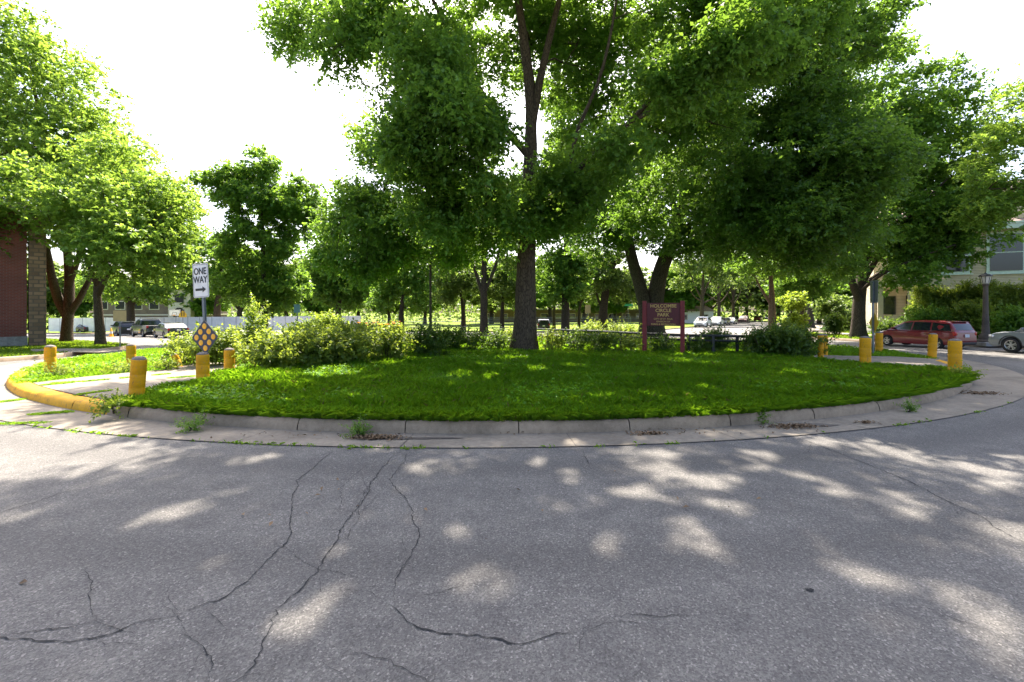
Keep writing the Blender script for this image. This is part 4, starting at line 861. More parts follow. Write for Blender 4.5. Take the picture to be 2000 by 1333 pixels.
for a in [(98, 725, 47, 25, 'yellow bollard standing farthest left beside the road'), (256, 716, 41, 20, 'yellow bollard in the sunny grass behind the leaning one'), (266, 773, 71, 33, 'large leaning yellow bollard with a grey top nearest the yellow kerb', (R(2), R(6))),
          (352, 716, 24, 15, 'small yellow bollard tilted hard into the shrub', (R(0), R(-22))), (396, 741, 48, 27, 'yellow bollard under the dotted diamond sign'), (448, 724, 40, 22, 'yellow bollard against the bushes right of the diamond sign'),
          (1603, 699, 44, 12, 'yellow bollard half covered by bush twigs'), (1611, 693, 38, 12, 'yellow bollard hidden close behind the twig-covered one'), (1690, 709, 49, 24, 'yellow bollard left of the grey sign post'),
          (1717, 686, 36, 16, 'small yellow bollard touching the grey sign post in front of the minivan wheel'), (1820, 696, 43, 19, 'yellow bollard in front of the side of the red minivan', (0, R(3))), (1865, 729, 63, 29, 'largest right-hand yellow bollard nearest the kerb')]: bollard(*a)

# ------------------------------------------------------------------ signs
def face_mat(loc, yaw, tilt=0): return Matrix.Translation(loc) @ Matrix.Rotation(yaw, 4, 'Z') @ Matrix.Rotation(tilt, 4, 'Y')
def rrect(w, h, r, n=5):
    P = []
    for cx, cz, a0 in ((w / 2 - r, h / 2 - r, 0), (-w / 2 + r, h / 2 - r, 90), (-w / 2 + r, -h / 2 + r, 180), (w / 2 - r, -h / 2 + r, 270)):
        P += [(cx + r * math.cos(R(a0 + 90 * k / n)), cz + r * math.sin(R(a0 + 90 * k / n))) for k in range(n + 1)]
    return P
FLIP = Matrix.Rotation(R(90), 4, 'X')       # text stands upright, facing -y
# one way sign with a dotted diamond on the same post
bs = at(402, 738, isl); Ys = bs.y; hs = lambda v: EYE - (v - HZ) / F * Ys - bs.z
e = empty('traffic_sign', bs, R(-15), 'leaning one way sign on a grey post with a dotted diamond marker below', 'traffic sign'); e.rotation_euler = (0, R(-3.2), R(-15))
Hp = hs(524); MB().box((0, .025, Hp / 2 - .2), (.055, .03, Hp + .4)).box((-.03, .045, Hp / 2), (.008, .018, Hp)).box((.03, .045, Hp / 2), (.008, .018, Hp)).build('post', M_STEEL, e)
zc = hs(548); w_, h_ = .43, .74
brd = MB().prism(rrect(w_, h_, .035), -.004, 0, Matrix.Translation((-.02, 0, zc))).build('one_way_board', M_WHITE, e)
mb = MB(); o_ = rrect(w_ - .03, h_ - .03, .03); i_ = rrect(w_ - .045, h_ - .045, .025)
A_ = [mb.bm.verts.new((-.02 + x, -.0065, zc + z)) for x, z in o_]; B_ = [mb.bm.verts.new((-.02 + x, -.0065, zc + z)) for x, z in i_]
for i in range(len(A_)): j = (i + 1) % len(A_); mb.bm.faces.new((A_[i], A_[j], B_[j], B_[i]))
mb.build('border', M_BLACK, brd)
mb = MB(); SQ = FLIP @ Matrix.Diagonal((.80, 1, 1, 1)); mb.add(text_mesh('ONE', .205, .0015, .004), Matrix.Translation((-.025, -.008, zc + .20)) @ SQ); mb.add(text_mesh('WAY', .205, .0015, .004), Matrix.Translation((-.025, -.008, zc + .015)) @ SQ)
mb.build('lettering', M_BLACK, brd)
MB().prism([(-.15, -.026), (.045, -.026), (.045, -.066), (.14, 0), (.045, .066), (.045, .026), (-.15, .026)], -.009, -.006, Matrix.Translation((-.02, 0, zc - .195))).build('arrow', M_BLACK, brd)
zc = hs(659); d_ = .365
dm = MB().prism([(0, -d_), (.035, -d_ + .02), (d_ * .98 - .02, -.03), (d_ * .98, 0), (d_ * .98 - .02, .03), (.035, d_ - .02), (0, d_), (-.035, d_ - .02), (-d_ * .98 + .02, .03), (-d_ * .98, 0), (-d_ * .98 + .02, -.03), (-.035, -d_ + .02)], -.008, -.002, Matrix.Translation((.03, 0, zc))).build('diamond_board', M_NAVY, e)
for i in range(3):
    for j in range(3):
        a, b = (i - 1) * .113, (j - 1) * .113
        MB().lathe([(0, .006), (.05, .006), (.058, .003), (.06, 0)], 20).build('reflector', M_ORANGE, dm, True).matrix_local = Matrix.Translation((.03 + (a + b) * 1.02, -.0085, zc + (a - b) * 1.06)) @ FLIP @ Matrix.Diagonal((1.0, 1.02, 1, 1))
# park sign
p0, p1 = at(1259, 691, isl), at(1333, 694, isl); mid = (p0 + p1) / 2; yaw = math.atan2(p1.y - p0.y, p1.x - p0.x); wid = (p1 - p0).length
e = empty('park_sign', (mid.x, mid.y, min(p0.z, p1.z)), yaw, 'maroon wooden park name board on two square posts with gold lettering', 'park sign')
Yk = mid.y; hk = lambda v: EYE - (v - HZ) / F * Yk - min(p0.z, p1.z)
for s_ in (-1, 1):
    MB().box((s_ * wid / 2, 0, hk(588) / 2 - .1), (.135, .135, hk(588) + .2), bev=.008).build('post', M_MAROON, e)
zt, zb = hk(592), hk(637)
brd = MB().box((0, .0, (zt + zb) / 2), (wid - .135, .05, zt - zb), bev=.006).build('name_board', M_MAROON_D, e)
mb = MB(); hh_ = zt - zb
for txt, sz, fz, bo in (('HOLCOMBE', .152, .86, .003), ('CIRCLE', .152, .665, .003), ('PARK', .152, .475, .003), ('CITY OF ST. PAUL', .075, .30, .001), ('DIVISION OF', .075, .185, .001), ('PARKS & RECREATION', .075, .07, .001)):
    mb.add(text_mesh(txt, sz, .003, bo), Matrix.Translation((0, -.030, zb + hh_ * fz)) @ FLIP)
mb.build('lettering', M_GOLD, brd)
# sign seen from behind on the right
b = at(1705, 692, isl); Yq = b.y; hq = lambda v: EYE - (v - HZ) / F * Yq - b.z
e = empty('traffic_sign', b, R(-101), 'back of a post sign with a yellow diamond, left of the red minivan', 'traffic sign')
MB().box((0, 0, hq(550) / 2 - .2), (.06, .05, hq(550) + .4)).build('post', M_STEEL, e)
MB().prism(rrect(.5, hq(548) - hq(592), .03), .03, .036, Matrix.Translation((0, 0, (hq(548) + hq(592)) / 2))).build('board', M_STEEL, e)
MB().prism([(0, -.42), (.3, 0), (0, .42), (-.3, 0)], .03, .036, Matrix.Translation((0, 0, hq(631)))).build('diamond_board', M_SIGNY, e)
def post_sign(name, u, v, Y, vt, w, h, mat, label, yaw=0, poly=None, surf=lawn, vc=None, pmat=None):
    b = on((u - 1000) / F * Y, Y, surf); top = EYE - (vt - HZ) / F * Y - b.z
    e = empty(name, b, yaw, label, 'sign'); MB().tube([(0, .03, -.2), (0, .03, top)], .03, 8).build('post', pmat or M_STEEL, e)
    c = top - h / 2 if vc is None else EYE - (vc - HZ) / F * Y - b.z
    brd = MB().prism(poly or rrect(w, h, .03), -.006, 0, Matrix.Translation((0, 0, c))).build('board', mat, e); return e, c, brd
post_sign('street_sign', 234, 0, at(234, 678, lawn).y, 607, .55, .55, M_SIGNT, 'tan back of a square sign on a thin post by the left lawn', R(20))
e, c, brd = post_sign('pedestrian_sign', 357, 0, 55, 603, .9, .8, M_SIGNY, 'yellow school crossing sign with black figures above the parked sedan', R(15), [(-.42, -.38), (.42, -.38), (.42, .02), (0, .42), (-.42, .02)], vc=614)
mb = MB()
for x_ in (-.11, .13):
    mb.prism([(x_ + .06 * math.cos(k * .785), .2 + .06 * math.sin(k * .785)) for k in range(8)], -.012, -.008, Matrix.Translation((0, 0, c)))
    mb.prism([(x_ - .07, -.02), (x_ - .05, .12), (x_ + .05, .12), (x_ + .07, -.02), (x_ + .03, -.02), (x_ + .06, -.28), (x_ + .02, -.28), (x_, -.1), (x_ - .02, -.28), (x_ - .06, -.28), (x_ - .03, -.02)], -.012, -.008, Matrix.Translation((0, 0, c)))
mb.build('figures', M_BLACK, brd)
post_sign('street_sign', 580, 0, 30, 595, .46, .55, M_TEAL, 'teal back of a small sign above the narrow bright bush', R(-10))
post_sign('street_sign', 1148, 0, 42, 596, .52, .78, M_SIGNT, 'pale tan rectangular sign standing among the park trees', R(5))
post_sign('street_name_sign', 1227, 0, 60, 594, 1.15, .3, M_SIGNG, 'green street name sign on a post seen left of the double trunk', R(-6))

# ------------------------------------------------------------------ low rail along the back of the lawn
RAILP = [at(u, v, lambda x, y: isl(x, y) + .62) for u, v in ((800, 640), (905, 638.5), (985, 640), (1075, 644), (1170, 647.5), (1260, 652), (1345, 655.5), (1440, 657), (1560, 659))]
def rz(p): return Vector((p.x, p.y, float(isl(p.x, p.y)) + .62))
RP = [rz(p) for p in RAILP]; o0 = RP[0].copy()
e = empty('guard_rail', Vector((RP[4].x, RP[4].y, RP[4].z - .62)), 0, 'long low black rail on short posts behind the lawn and maroon sign', 'rail'); E0 = e.location
MB().tube([p - E0 for p in RP], .045, 8).build('rail', M_BLACK, e, True)
MB().tube([p - E0 - Vector((0, 0, .16)) for p in RP], .035, 8).build('rail', M_BLACK, e, True)
for a_, b_ in zip(RP, RP[1:]):
    for f_ in (.0, .5):
        p = a_.lerp(b_, f_) - E0; MB().box((p.x, p.y, p.z - .36), (.08, .08, .74)).build('post', M_BLACK, e)

# ------------------------------------------------------------------ vehicles (local x forward)
def arch(cx, r, n=9): return [(cx + r * math.cos(math.pi * k / n), .30 + r * math.sin(math.pi * k / n)) for k in range(n + 1)]
def shape_body(poly, W, L, zmid, zh, cuts_z, cuts_x, name, mat, parent, tumble=None, bev=.04):
    mb = MB(); bm = mb.bm
    cx = sum(p[0] for p in poly) / len(poly); cz = sum(p[1] for p in poly) / len(poly)
    layers = [(-1, 1), (-.93, 0), (-.5, 0), (0, 0), (.5, 0), (.93, 0), (1, 1)]; rings = []
    for f_, ins in layers:
        rings.append([bm.verts.new((x + (bev if ins else 0) * (-1 if x > cx else 1) * min(1, abs(x - cx)), f_, z + (bev if ins else 0) * (-1 if z > cz else 1) * min(1, abs(z - cz) * 3))) for x, z in poly])
    n = len(poly)
    for A_, B_ in zip(rings, rings[1:]):
        for i in range(n): j = (i + 1) % n; bm.faces.new((A_[i], A_[j], B_[j], B_[i]))
    bm.faces.new(rings[0]); bm.faces.new(rings[-1][::-1])
    for ax, ks in ((2, cuts_z), (0, cuts_x)):
        for k in ks:
            co = [0, 0, 0]; no = [0, 0, 0]; co[ax] = k; no[ax] = 1
            bmesh.ops.bisect_plane(bm, geom=bm.verts[:] + bm.edges[:] + bm.faces[:], plane_co=co, plane_no=no)
    for v in bm.verts:
        x, y, z = v.co; v.co.y = y * hw(x, z, W, L, zmid, zh, tumble)
    return mb.build(name, mat, parent, True, 32)
def hw(x, z, W, L, zmid, zh, tumble=None):
    w = W / 2 * (1 - .10 * abs(x / (L / 2)) ** 4)
    if tumble is None or z <= tumble[0]: return w * (1 - .07 * ((z - zmid) / zh) ** 2)
    w *= (1 - .07 * ((tumble[0] - zmid) / zh) ** 2)
    return w * (1 - tumble[2] * ((z - tumble[0]) / (tumble[1] - tumble[0])) ** 1.3)
def side_panel(mb, poly, sgn, args, proud=.006):
    """polygon in x-z fitted to the side of the cabin, sgn = +1 or -1"""
    f_ = [(x, sgn * (hw(x, z, *args) + proud), z) for x, z in poly]; b_ = [(x, sgn * (hw(x, z, *args) - .02), z) for x, z in poly]
    A_ = [mb.bm.verts.new(p) for p in f_]; B_ = [mb.bm.verts.new(p) for p in b_]; mb.bm.faces.new(A_); mb.bm.faces.new(B_[::-1])
    for i in range(len(A_)): j = (i + 1) % len(A_); mb.bm.faces.new((A_[i], A_[j], B_[j], B_[i]))
def cross_glass(name, a, b, args, parent, mat, proud=.008, inset=.06):
    """glass across the car between two profile points a (low) and b (high)"""
    t = Vector((b[0] - a[0], b[1] - a[1])); nn = Vector((t.y, -t.x)).normalized()
    if nn.x * (1 if a[0] > 0 else -1) < 0: nn = -nn
    mb = MB(); vs = []
    for d_ in (proud, -.02):
        for (px, pz) in (a, b):
            for s_ in (-1, -.5, 0, .5, 1):
                w = hw(px, pz, *args) - inset; vs.append(mb.bm.verts.new((px + nn.x * d_ + (.03 * (1 - s_ * s_)) * (1 if a[0] > 0 else -1), s_ * w, pz + nn.y * d_)))
    for o_ in (0, 10):
        for k in range(4): mb.bm.faces.new((vs[o_ + k], vs[o_ + k + 1], vs[o_ + 6 + k], vs[o_ + 5 + k]))
    for k in range(4): mb.bm.faces.new((vs[k], vs[k + 1], vs[11 + k], vs[10 + k])); mb.bm.faces.new((vs[5 + k], vs[6 + k], vs[16 + k], vs[15 + k]))
    mb.bm.faces.new((vs[0], vs[5], vs[15], vs[10])); mb.bm.faces.new((vs[4], vs[9], vs[19], vs[14]))
    return mb.build(name, mat, parent, True)
TYPES = {
 'minivan': dict(L=4.6, W=1.76, H=1.62, wb=1.38, wr=.325, belt=.97,
   low=[(-2.22, .27), (-2.30, .48), (-2.28, .72), (-2.25, .99), (-1.2, .995), (.4, .97), (1.18, .97), (1.55, .93), (2.0, .80), (2.22, .66), (2.29, .50), (2.26, .30), (2.12, .22)],
   cab=[(-2.27, .96), (-2.17, 1.18), (-2.0, 1.48), (-1.88, 1.565), (-1.4, 1.61), (-.5, 1.625), (.15, 1.58), (.45, 1.51), (1.42, .93)],
   win=[[(-2.05, 1.05), (-1.93, 1.42), (-1.12, 1.50), (-1.12, 1.04)], [(-1.04, 1.04), (-1.04, 1.505), (-.16, 1.515), (-.10, 1.03)], [(-.02, 1.03), (-.08, 1.51), (.36, 1.45), (.98, 1.10), (1.0, 1.03)]], ws=((1.33, 1.0), (.50, 1.47)), rw=((-2.20, 1.10), (-2.02, 1.44))),
 'suv': dict(L=4.55, W=1.84, H=1.68, wb=1.33, wr=.36, belt=1.02,
   low=[(-2.16, .32), (-2.25, .52), (-2.24, .80), (-2.20, 1.04), (-1.2, 1.05), (.5, 1.02), (1.0, 1.03), (1.6, 1.0), (2.05, .90), (2.22, .76), (2.27, .52), (2.22, .34), (2.08, .26)],
   cab=[(-2.2, 1.0), (-2.08, 1.30), (-1.85, 1.58), (-1.5, 1.655), (-.5, 1.68), (.1, 1.64), (.4, 1.57), (1.22, .98)],
   win=[[(-1.98, 1.12), (-1.80, 1.46), (-1.2, 1.53), (-1.2, 1.10)], [(-1.12, 1.10), (-1.12, 1.55), (-.24, 1.57), (-.18, 1.09)], [(-.10, 1.09), (-.16, 1.57), (.30, 1.52), (.86, 1.15), (.88, 1.08)]], ws=((1.16, 1.05), (.45, 1.53)), rw=((-2.12, 1.14), (-1.92, 1.50))),
 'sedan': dict(L=4.7, W=1.80, H=1.45, wb=1.36, wr=.325, belt=.92,
   low=[(-2.22, .28), (-2.33, .48), (-2.32, .74), (-2.26, .98), (-1.5, 1.0), (.5, .93), (1.0, .94), (1.6, .88), (2.1, .76), (2.28, .62), (2.34, .46), (2.28, .28), (2.1, .22)],
   cab=[(-1.85, .96), (-1.2, 1.30), (-.85, 1.40), (-.3, 1.45), (.2, 1.42), (.45, 1.36), (1.25, .90)],
   win=[[(-1.45, 1.02), (-1.05, 1.28), (-.32, 1.35), (-.28, .99)], [(-.18, .99), (-.22, 1.355), (.30, 1.32), (.86, 1.03), (.88, .98)]], ws=((1.16, .96), (.50, 1.33)), rw=((-1.72, 1.02), (-1.16, 1.32))),
 'pickup': dict(L=5.7, W=1.98, H=1.85, wb=1.80, wr=.40, belt=1.16,
   low=[(-2.74, .45), (-2.84, .58), (-2.82, .90), (-2.80, 1.18), (-.75, 1.18), (.6, 1.16), (1.3, 1.17), (2.2, 1.12), (2.65, 1.02), (2.80, .85), (2.84, .58), (2.78, .42), (2.6, .34)],
   cab=[(-.78, 1.14), (-.70, 1.62), (-.55, 1.80), (.1, 1.85), (.65, 1.80), (.85, 1.72), (1.5, 1.13)],
   win=[[(-.62, 1.24), (-.56, 1.66), (.10, 1.73), (.12, 1.22)], [(.22, 1.22), (.20, 1.73), (.72, 1.68), (1.2, 1.27), (1.2, 1.21)]], ws=((1.44, 1.2), (.90, 1.68)), rw=((-.77, 1.24), (-.70, 1.64))),
}
def wheel_meshes(r, w=.21):
    key = ('w', r)
    if key in MATS: return MATS[key]
    ty = MB().lathe([(r * .66, -w / 2), (r * .9, -w / 2), (r * .985, -w * .38), (r, -w * .2), (r, w * .2), (r * .985, w * .38), (r * .9, w / 2), (r * .66, w / 2), (r * .62, w * .2), (r * .62, -w * .2), (r * .66, -w / 2)], 30).mesh('tyre', M_RUB, True, 50)
    mb = MB().lathe([(0, w * .30), (r * .16, w * .30), (r * .18, w * .26), (r * .18, w * .05), (0, w * .05)], 16)
    mb.lathe([(r * .60, w * .36), (r * .67, w * .42), (r * .67, -w * .3), (r * .60, -w * .3), (r * .60, w * .36)], 30)
    for k in range(10):
        a = 2 * math.pi * k / 10 + (.11 if k % 2 else -.11); mb.box((math.cos(a) * r * .39, math.sin(a) * r * .39, w * .27), (r * .5, r * .095, w * .16), a)
    rim = mb.mesh('rim', M_RIM); dk = MB().lathe([(0, 0), (r * .62, 0), (r * .62, -.02), (0, -.02)], 24).mesh('brake_disc', M_TRIM); MATS[key] = (ty, rim, dk); return MATS[key]
def car(typ, name, loc, heading, paint, label, cat='car', group=None, bed=False, s=1.0):
    T = TYPES[typ]; L, W_, H = T['L'], T['W'], T['H']; wb, wr, belt = T['wb'], T['wr'], T['belt']
    e = empty(name, loc, heading, label, cat, group); e.scale = (s, s, s)
    low = list(T['low']); ar = wr + .055
    outline = low[:] + [(wb + ar * math.cos(math.pi * k / 10), wr + ar * math.sin(math.pi * k / 10)) for k in range(0, 11)][:] + [(-wb + ar * math.cos(math.pi * k / 10), wr + ar * math.sin(math.pi * k / 10)) for k in range(0, 11)]
    zb = min(p[1] for p in low); fix = []
    for x, z in outline: fix.append((x, z))
    # keep the arch ends on the sill line
    k0 = len(low); fix[k0] = (fix[k0][0], zb + .01); fix[k0 + 10] = (fix[k0 + 10][0], zb + .01); fix[k0 + 11] = (fix[k0 + 11][0], zb + .01); fix[k0 + 21] = (fix[k0 + 21][0], zb + .03)
    args = (W_, L, .62, .62, (belt, H, .20))
    body = shape_body(fix, W_, L, .62, .62, [.40, .52, .64, .76, .88], [-1.9, -1, -.3, .4, 1, 1.9], 'body', paint, e, (belt, H, .20))
    shape_body(T['cab'], W_ - .02, L, .62, .62, [belt + .15, belt + .3, belt + .45], [-1.5, -.8, 0, .5], 'cabin', paint, e, (belt, H, .20), .05)
    for sg in (-1, 1):
        for wpoly in T['win']:
            mb = MB(); side_panel(mb, wpoly, sg, args, .004); mb.build('window', M_GLASS, e, False)
        mb = MB()
        for wpoly in T['win'][-1:]:
            x0 = wpoly[0][0] - .04
        for xs in ([T['win'][0][-1][0] + .04, T['win'][-1][0][0] - .04] if typ != 'pickup' else [.17, -.70]) + [1.0 if typ != 'pickup' else 1.3]:
            side_panel(mb, [(xs - .006, .36), (xs + .006, .36), (xs + .006, belt - .02), (xs - .006, belt - .02)], sg, args, .003)
        mb.build('door_seam', M_TRIM, body)
        mb = MB(); side_panel(mb, [(-wb + ar + .03, zb + .0), (wb - ar - .03, zb + .0), (wb - ar - .03, zb + .10), (-wb + ar + .03, zb + .10)], sg, args, .012); mb.build('sill', paint if typ == 'minivan' else M_TRIM, e)
        for xs in (T['win'][0][-1][0] + .18, T['win'][-1][0][0] - .9 if typ != 'sedan' else -.1):
            y = hw(xs, belt - .12, *args); MB().box((xs, sg * (y + .012), belt - .11), (.17, .03, .028), bev=.008).build('door_handle', paint, e)
        xm = T['win'][-1][-1][0] - .06; y = hw(xm, belt + .1, *args)
        MB().box((xm, sg * (y + .11), belt + .13), (.10, .20, .13), bev=.03).build('wing_mirror', paint, e, True)
        fx = low[-4][0]; yh = hw(fx - .2, .74, *args)
        hx = L / 2 - .16; MB().box((hx - .06, sg * (hw(hx, .7, *args) - .14), low[-4][1] - .0), (.26, .34, .13), -sg * .5, bev=.03).build('headlight', M_HEAD, e, True)
        tz = belt - .08; tx = -L / 2 + .10; MB().box((tx, sg * (hw(tx, tz, *args) - .075), tz), (.14, .18, .22 if typ != 'sedan' else .15), bev=.025).build('taillight', M_TAIL, e, True)
        for wx in (wb, -wb):
            ty, rim, dk = wheel_meshes(wr); wh = link('wheel', ty, e); wh.matrix_local = Matrix.Translation((wx, sg * (hw(wx, .5, *args) - .115), wr)) @ Matrix.Rotation(R(-90) * sg, 4, 'X')
            link('rim', rim, wh); link('brake_disc', dk, wh)
            if typ in ('suv', 'pickup'):
                mb = MB(); pr = [(wx + (ar + .045) * math.cos(math.pi * k / 12), wr + (ar + .045) * math.sin(math.pi * k / 12)) for k in range(13)] + [(wx + (ar - .004) * math.cos(math.pi * k / 12), wr + (ar - .004) * math.sin(math.pi * k / 12)) for k in range(12, -1, -1)]
                side_panel(mb, pr, sg, args, .012); mb.build('wheel_arch', M_TRIM, e)
    cross_glass('windscreen', *T['ws'], args, e, M_GLASS); cross_glass('rear_window', *T['rw'], args, e, M_GLASS, inset=.10)
    MB().box((L / 2 - .02, 0, .60), (.06, W_ * .5, .16), bev=.02).build('grille', M_TRIM, e); MB().box((L / 2 - .05, 0, .38), (.10, W_ * .72, .12), bev=.03).build('bumper_trim', M_TRIM, e)
    MB().box((-L / 2 + .04, 0, .36), (.12, W_ * .80, .13), bev=.03).build('bumper_trim', M_TRIM, e); MB().box((-L / 2 - .005, 0, .78 if typ != 'pickup' else .62), (.03, .32, .16), bev=.004).build('number_plate', M_PLATE, e)
    if typ == 'pickup':
        MB().box((-1.77, 0, 1.175), (1.95, 1.66, .025)).build('cargo_bed', M_TRIM, e)
    if typ in ('suv', 'minivan'):
        MB().box((-1.95, 0, H - .06), (.22, W_ * .62, .025), bev=.01).build('roof_spoiler', paint, e)
    # dark underside and wheel wells
    MB().box((0, 0, .40), (L * .86, W_ * .80, .30)).build('underbody', M_TRIM, e)
    return e
def paint(name, col, metal=.1): return plain(name, col, .3, metal, .5, .8, .03)
P_RED = paint('red_paint', (.17, .002, .012), .0); P_SILVER = paint('silver_paint', (.20, .22, .245), .3); P_WHITE = paint('white_paint', (.72, .73, .74), 0); P_BLACK = paint('black_paint', (.012, .013, .015))
P_GREY = paint('grey_paint', (.035, .037, .04)); P_DRED = paint('dark_red_paint', (.10, .012, .02)); P_BRED = paint('bright_red_paint', (.35, .02, .03)); P_GREEN = paint('dark_green_paint', (.010, .015, .013)); P_CHAR = paint('charcoal_paint', (.016, .017, .02))
pv = at(1818, 683); pf = at(1725, 676)
hd = R(103)
car('minivan', 'minivan', on(21.17, 23.55), hd, P_RED, 'red minivan parked at the right kerb behind the yellow bollards', 'minivan', s=.86)
ps = at(1973, 690); hd2 = R(180 - 78)
u_ = Vector((math.cos(hd2), math.sin(hd2), 0)); n_ = Vector((-u_.y, u_.x, 0))   # left of travel faces the camera
c_ = ps - u_ * 1.17 - n_ * .79
car('suv', 'parked_car', on(c_.x, c_.y), hd2, P_SILVER, 'silver crossover cut off by the right edge of the picture', 'car', s=.88)
def parked(typ, u, v, hdg, col, label, name='parked_car', cat='car', group=None, s=1.0):
    b = at(u, v); return car(typ, name, on(b.x, b.y), hdg, col, label, cat, group, s=s)
gL, gR = 'cars parked in the left street', 'cars parked along the far street'
parked('sedan', 160, 651.5, R(158), P_CHAR, 'dark sedan farthest left, seen between the two lawn tree trunks', group=gL)
parked('suv', 243, 656, R(140), P_BLACK, 'black sport utility car just left of the pickup beside the orange cone', 'parked_car', 'suv', gL)
parked('pickup', 291, 658, R(142), P_GREEN, 'dark green pickup truck between the black car and the sedan by the bushes', 'pickup_truck', 'pickup truck', gL)
parked('sedan', 333, 660, R(142), P_GREY, 'grey sedan partly hidden by the shrub at the end of the left row', group=gL)
parked('suv', 1061, 646.5, R(88), P_BLACK, 'black vehicle seen from behind just right of the central trunk', 'parked_car', 'suv')
ROW = [('suv', 1373, 640.0, P_WHITE, 'white car with a dark grille at the near end of the far row'), ('suv', 1400, 637.2, P_WHITE, 'second white car, tucked behind the first white one'), ('sedan', 1414, 635.2, P_GREY, 'grey sedan behind the second white car'),
       ('sedan', 1428, 633.8, P_SILVER, 'silver sedan just ahead of the dark red car'), ('suv', 1453, 631.0, P_DRED, 'dark red car halfway along the far row'), ('sedan', 1481, 627.6, P_BRED, 'bright red car beyond the dark red one'), ('sedan', 1496, 625.6, P_CHAR, 'dark car at the far end of the row by the reddish trunk')]
d0, d1 = at(1373, 640), at(1496, 625.6); rowdir = math.atan2(d1.y - d0.y, d1.x - d0.x)
for typ, u, v, col, lb in ROW: parked(typ, u, v, rowdir + math.pi, col, lb, group=gR, s=1.2)
b = at(217, 658); e = empty('traffic_cone', b, 0, 'small orange traffic cone standing left of the black car', 'cone')
MB().lathe([(.20, .03), (.19, .035), (.05, .9), (.03, .92), (0, .92)], 16).build('cone_body', M_ORANGE, e, True); MB().box((0, 0, .018), (.5, .5, .035)).build('foot', M_ORANGE, e); MB().lathe([(.148, .33), (.15, .33), (.115, .55), (.113, .55)], 16).build('reflective_band', M_WHITE, e)

# ------------------------------------------------------------------ buildings
M_BRICK = m_brick('red_brick', (.21, .042, .026), (.15, .030, .020), (.17, .10, .08)); M_STONE = m_brick('rough_stone', (.33, .205, .12), (.16, .10, .062), (.14, .10, .07), 1, .42, .21, .03)
M_BRICK2 = m_brick('brown_brick', (.13, .085, .065), (.17, .11, .085), (.18, .15, .13)); M_LIME = plain('pale_stone', (.52, .46, .40), .8); M_FOUND = m_concrete('foundation_concrete', (.30, .29, .27))
M_SIDE = m_brick('cream_siding', (.56, .47, .33), (.53, .45, .31), (.20, .175, .13), 1, 40, .12, .012); M_MINT = plain('mint_trim', (.50, .60, .52), .6); M_CREAM = plain('cream_trim', (.52, .46, .34), .6); M_DKROOM = plain('shaded_interior', (.03, .024, .02), .8)
M_ROOF = m_brick('pinkish_shingles', (.36, .26, .23), (.30, .215, .19), (.16, .12, .11), 1, .3, .16, .02); M_ROOFG = plain('grey_roof', (.16, .15, .15), .8)
# red brick building at the left edge
c0 = at(84, 676, lawn); yawb = R(50)
e = empty('brick_building', c0, yawb, 'dark red brick building with a stone corner pier at the left edge', 'building')
MB().box((-8.6, 6, 3.85), (16, 12, 6.7)).build('wall', M_BRICK, e); MB().box((-8.6, 6, .25), (16.06, 12.06, .6)).build('foundation', M_FOUND, e)
MB().box((-.2, .25, 3.6), (.65, .6, 7.4), bev=.03).build('corner_pier', M_STONE, e)
MB().box((-8.6, 6, 7.4), (16.5, 12.5, .4), bev=.05).build('cornice', M_LIME, e); MB().tube([(-2.1, -.06, .4), (-2.1, -.06, 7.2)], .05, 8).build('drainpipe', M_STEEL, e)
f_ = MB().box((-3.4, -.02, 1.15), (1.5, .1, .9)).build('vent_frame', M_TRIM, e); MB().box((-3.4, -.08, 1.15), (1.3, .03, .7)).build('vent', M_GLASS, f_)
for k in range(3):
    w_ = MB().box((-5 - 4 * k, -.03, 5.0), (1.5, .1, 2.2)).build('window', M_LIME, e); MB().box((-5 - 4 * k, -.09, 5.0), (1.3, .03, 2.0)).build('pane', M_GLASS, w_)
# school behind the white fence
def facade_windows(parent, xs, zs, w, h, y, fm, gm):
    for x in xs:
        for z in zs:
            f_ = MB().box((x, y - .03, z), (w + .3, .12, h + .3)).build('window', fm, parent); MB().box((x, y - .10, z), (w, .04, h)).build('pane', gm, f_)
Yc = 100; b = on((262 - 1000) / F * Yc, Yc, lawn); e = empty('school_building', b, R(6), 'brown brick school with pale stone bands behind the white fence', 'building')
MB().box((1, 9, 3.6), (20, 16, 7.6)).build('wall', M_BRICK2, e); MB().box((1, 9, 7.5), (20.6, 16.6, .5)).build('cornice', M_LIME, e); MB().box((1, 9, 3.1), (20.3, 16.3, .3)).build('band', M_LIME, e)
facade_windows(e, [-7, -3.5, 0, 3.5], (5.2, 1.6), 1.8, 1.6, 1, M_LIME, M_GLASS)
en = MB().box((9.5, .4, 4.4), (4.6, 1.6, 9.2)).prism([(7.0, 9.0), (12, 9.0), (9.5, 10.6)], -.5, .6).build('entrance_block', M_LIME, e)
MB().prism([(8.3, .3), (10.7, .3), (10.7, 3.6), (10.4, 4.3), (9.9, 4.7), (9.1, 4.7), (8.6, 4.3), (8.3, 3.6)], -.47, -.42).build('dark_doorway', M_DKROOM, en); MB().box((9.5, -.44, 6.8), (1.8, .08, 1.9)).build('window', M_GLASS, en)  # flat dark panel, the doorway's inner shade painted as colour
